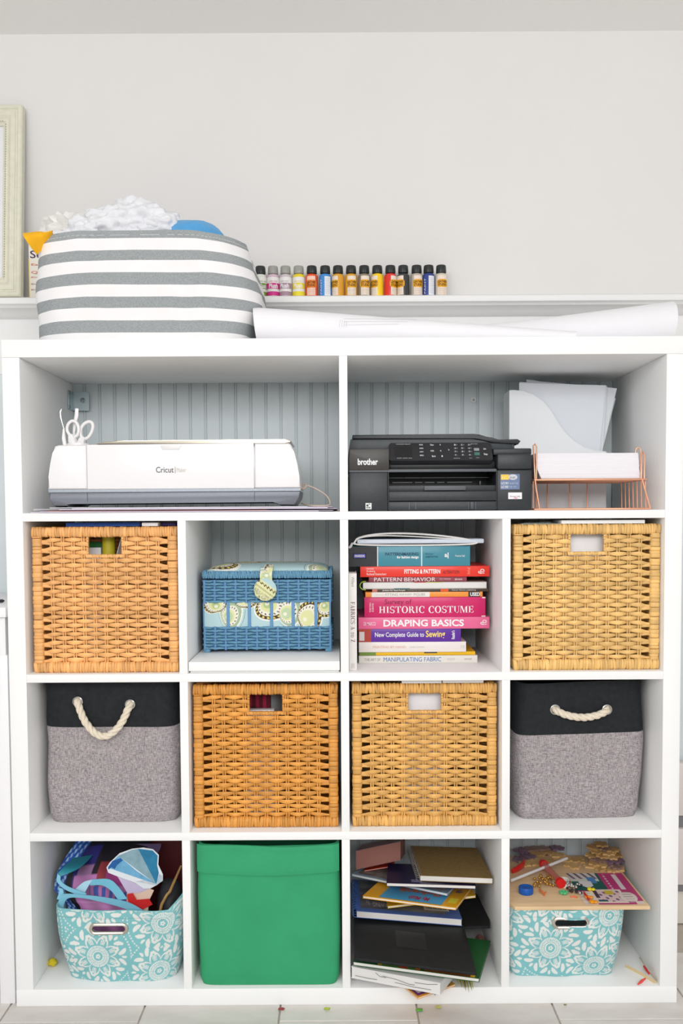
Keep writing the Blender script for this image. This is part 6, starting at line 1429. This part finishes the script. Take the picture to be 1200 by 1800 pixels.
for k, (px, py, lay, mi) in enumerate(((1040, 1524, 0, 0), (1058, 1528, 0, 1), (1074, 1530, 0, 0), (1086, 1528, 0, 0), (1046, 1522, 1, 1), (1064, 1526, 1, 0), (1080, 1528, 1, 3), (1052, 1520, 2, 3), (1070, 1522, 2, 2), (1084, 1522, 2, 2), (1042, 1512, 2, 0), (1060, 1516, 3, 1), (1076, 1518, 3, 0), (1050, 1512, 4, 1), (1068, 1514, 4, 0), (1082, 1514, 3, 1), (1044, 1508, 5, 1), (1060, 1510, 5, 3), (1074, 1512, 5, 1), (1056, 1506, 6, 1))):
    jig(px, py, lay, 'stacked wooden jigsaw piece in the pile at the back right of the board', 'stacked jigsaw pieces at the back right', mi)
def bp_(px, py, h=0.0): p = atz(px, py, BT); p.z = BT + .0004 + h; return p
a, b = bp_(899, 1558, .014), bp_(996, 1520, .016); o = obj('lollipop_stick', MB().tube([a, b], .0036, 10), M((232, 230, 232), .5)); tag(o, 'white stick lying slantwise over the toys on the puzzle board', 'stick')
p = bp_(924, 1570); mb = MB().lathe(p, [(.0001, 0), (.0160, 0), (.0168, .001), (.0168, .0135), (.0160, .0150), (.006, .0150), (.005, .0142), (.0001, .0142)], 40)
o = obj('bottle_lid', mb, M((24, 92, 186), .35)); tag(o, 'round blue plastic lid near the front of the puzzle board', 'lid')
redp = M((220, 34, 34), .3, coat=.3, name='red_plastic')
tbx = thing('test_tube', bp_(972, 1540), 'clear toy tube with red end caps on the puzzle board', 'toy tube')
a, b = bp_(956, 1530, .014), bp_(984, 1560, .012); d = (b - a).normalized()
obj('tube_wall', MB().tube([a, b], .0085, 16), M((214, 120, 110), .15, alpha=.55, name='red_clear_plastic'), tbx); obj('end_cap', MB().tube([b - d * .004, b + d * .008], .0112, 20), redp, tbx); obj('end_cap', MB().tube([a - d * .012, a - d * .006, a + d * .004], [.0095, .0110, .0105], 20), redp, tbx)
o = obj('red_toy', MB().tube([bp_(900, 1536, .006), bp_(908, 1533, .007), bp_(918, 1527, .008), bp_(921, 1518, .007)], [.006, .0075, .0075, .005], 12, flat=.6), redp); tag(o, 'curved red plastic toy at the left of the puzzle board', 'toy')
gb_ = thing('bead_string', bp_(955, 1558), 'cluster of small gold beads on the puzzle board', 'beads'); gm = M((196, 150, 76), .25, metal=.7, name='gold_bead')
ar = random.Random(3)
bq = MB().ball((0, 0, 0), .0038, 2); bme = mesh_of(bq, 'bead')
for k in range(38):
    px = 938 + 40 * ar.random(); py = 1546 + 18 * ar.random() - (px - 938) * .12; o = bpy.data.objects.new('bead', bme); COL.objects.link(o); o.parent = gb_; o.location = bp_(px, py, .0038 + .006 * ar.random()) - wpos(gb_)
    o.data = bme
if not bme.materials: bme.materials.append(gm)
sv = thing('bead_string', bp_(1006, 1568), 'cluster of silver and dark beads right of the green flower', 'beads'); bq = MB().ball((0, 0, 0), .0034, 2); b1 = mesh_of(bq, 'bead'); b1.materials.append(M((206, 206, 204), .2, metal=.8)); bq = MB().ball((0, 0, 0), .0034, 2); b2 = mesh_of(bq, 'bead'); b2.materials.append(M((52, 44, 46), .3))
for k in range(26):
    px = 996 + 26 * ar.random(); py = 1556 + 18 * ar.random(); o = bpy.data.objects.new('bead', (b1, b2)[k % 2]); COL.objects.link(o); o.parent = sv; o.location = bp_(px, py, .0034 + .004 * ar.random()) - wpos(sv)
rp = bp_(986, 1556, .004); o = obj('tape_ring', MB().grid(lambda u, v: (rp.x + (.019 + .002 * math.sin(6*PI*u)) * math.cos(2*PI*u), rp.y + .019 * math.sin(2*PI*u), rp.z - .003 + .010 * v + .003 * math.sin(4*PI*u)), 32, 2, closed=True).solidify(.0012), M((234, 232, 226), .5)); tag(o, 'crumpled white ribbon ring beside the red-capped tube', 'ribbon')
fl_ = thing('flower_bead', bp_(990, 1572), 'mint green flower-shaped bead at the front of the puzzle board', 'bead')
for k in range(5): a = 2*PI*k/5; c = bp_(990, 1572, .0045); obj('petal', MB().ball((c.x + .0062 * math.cos(a), c.y + .0062 * math.sin(a), c.z), .0048, 2, (1, 1, .8)), M((90, 190, 130), .35), fl_)
o = obj('claw_clip', MB().tube([bp_(948, 1566, .004), bp_(951, 1571, .005), bp_(956, 1574, .004), bp_(959, 1571, .004)], [.002, .003, .0026, .0018], 8).tube([bp_(953, 1572, .004), bp_(957, 1577, .003)], [.0022, .0014], 6), M((232, 130, 76), .4)); tag(o, 'small orange claw clip behind the blue lid', 'clip')
o = obj('orange_clip', MB().tube([bp_(1003, 1578, .002), bp_(1008, 1577, .002), bp_(1014, 1579, .002)], .0020, 8), M((238, 128, 90), .4)); tag(o, 'small peach plastic bar at the front of the puzzle board', 'clip')
for i, (px, py, c, nm) in enumerate(((1036, 1566, (240, 220, 40), 'yellow'), (1032, 1580, (240, 150, 40), 'orange'), (1040, 1588, (244, 160, 30), 'amber'))):
    q = bp_(px, py, .004); o = obj('toy_bead', MB().ball(q, .0062, 2, (1, 1, .65), .3, 6).ball(q + Vector((.008, -.002, 0)), .0052, 2, (1, 1, .6), .3, 6), M(c, .35)); tag(o, '%s plastic bead pair on the printed puzzle sheet' % nm, 'bead')
o = obj('hair_clip', MB().tube([bp_(1026, 1571, .003), bp_(1030, 1579, .004), bp_(1036, 1586, .003)], [.0026, .0046, .0024], 10, flat=.6), redp); tag(o, 'red plastic hair clip on the printed puzzle sheet', 'clip')

# ------------------------------------------------------------------ bits on the cube floor and the room floor
fz = ZT[3][0] + .0004
def stick(name, pts, r, mat, label, cat, h=.003):
    q = [atz(a, b, fz + h) for a, b in pts]; return tag(obj(name, MB().tube(q, r, 8, flat=.6), mat), label, cat)
stick('craft_stick', [(1100, 1698), (1125, 1711), (1152, 1727)], .0034, M((226, 202, 150), .6), 'pale wooden craft stick at the right of the bottom right cube', 'stick', .0024)
stick('craft_stick', [(1124, 1683), (1138, 1706), (1155, 1725)], .0014, M((206, 186, 140), .6), 'thin wooden stick against the right side board', 'stick', .007)
stick('candy_stick', [(1131, 1699), (1135, 1704), (1140, 1711)], [.003, .0046, .003], redp, 'upper red candy stick on the floor of the bottom right cube', 'candy', .011)
stick('candy_stick', [(1121, 1730), (1127, 1725), (1134, 1720)], [.002, .0042, .002], M((236, 72, 60), .35), 'lower red candy stick near the front of the bottom right cube', 'candy', .004)
for px, py, c, lb in ((575, 1774, (172, 196, 60), 'lime scrap on the floor below the green bin'), (737, 1776, (96, 170, 60), 'green scrap on the floor below the workbooks'), (770, 1771, (196, 196, 110), 'olive thread on the floor below the workbooks'), (494, 1774, (150, 60, 60), 'dark red crumb on the floor below the green bin'), (993, 1767, (120, 130, 60), 'tiny green crumb on the floor below the right aqua bin')):
    q = atz(px, py, .002); o = obj('paper_scrap', MB().ball((q.x, q.y, .0032), .006 if px != 993 else .003, 2, (1.3, .7, .4), .5, 9), M(c, .6)); tag(o, lb, 'scrap')
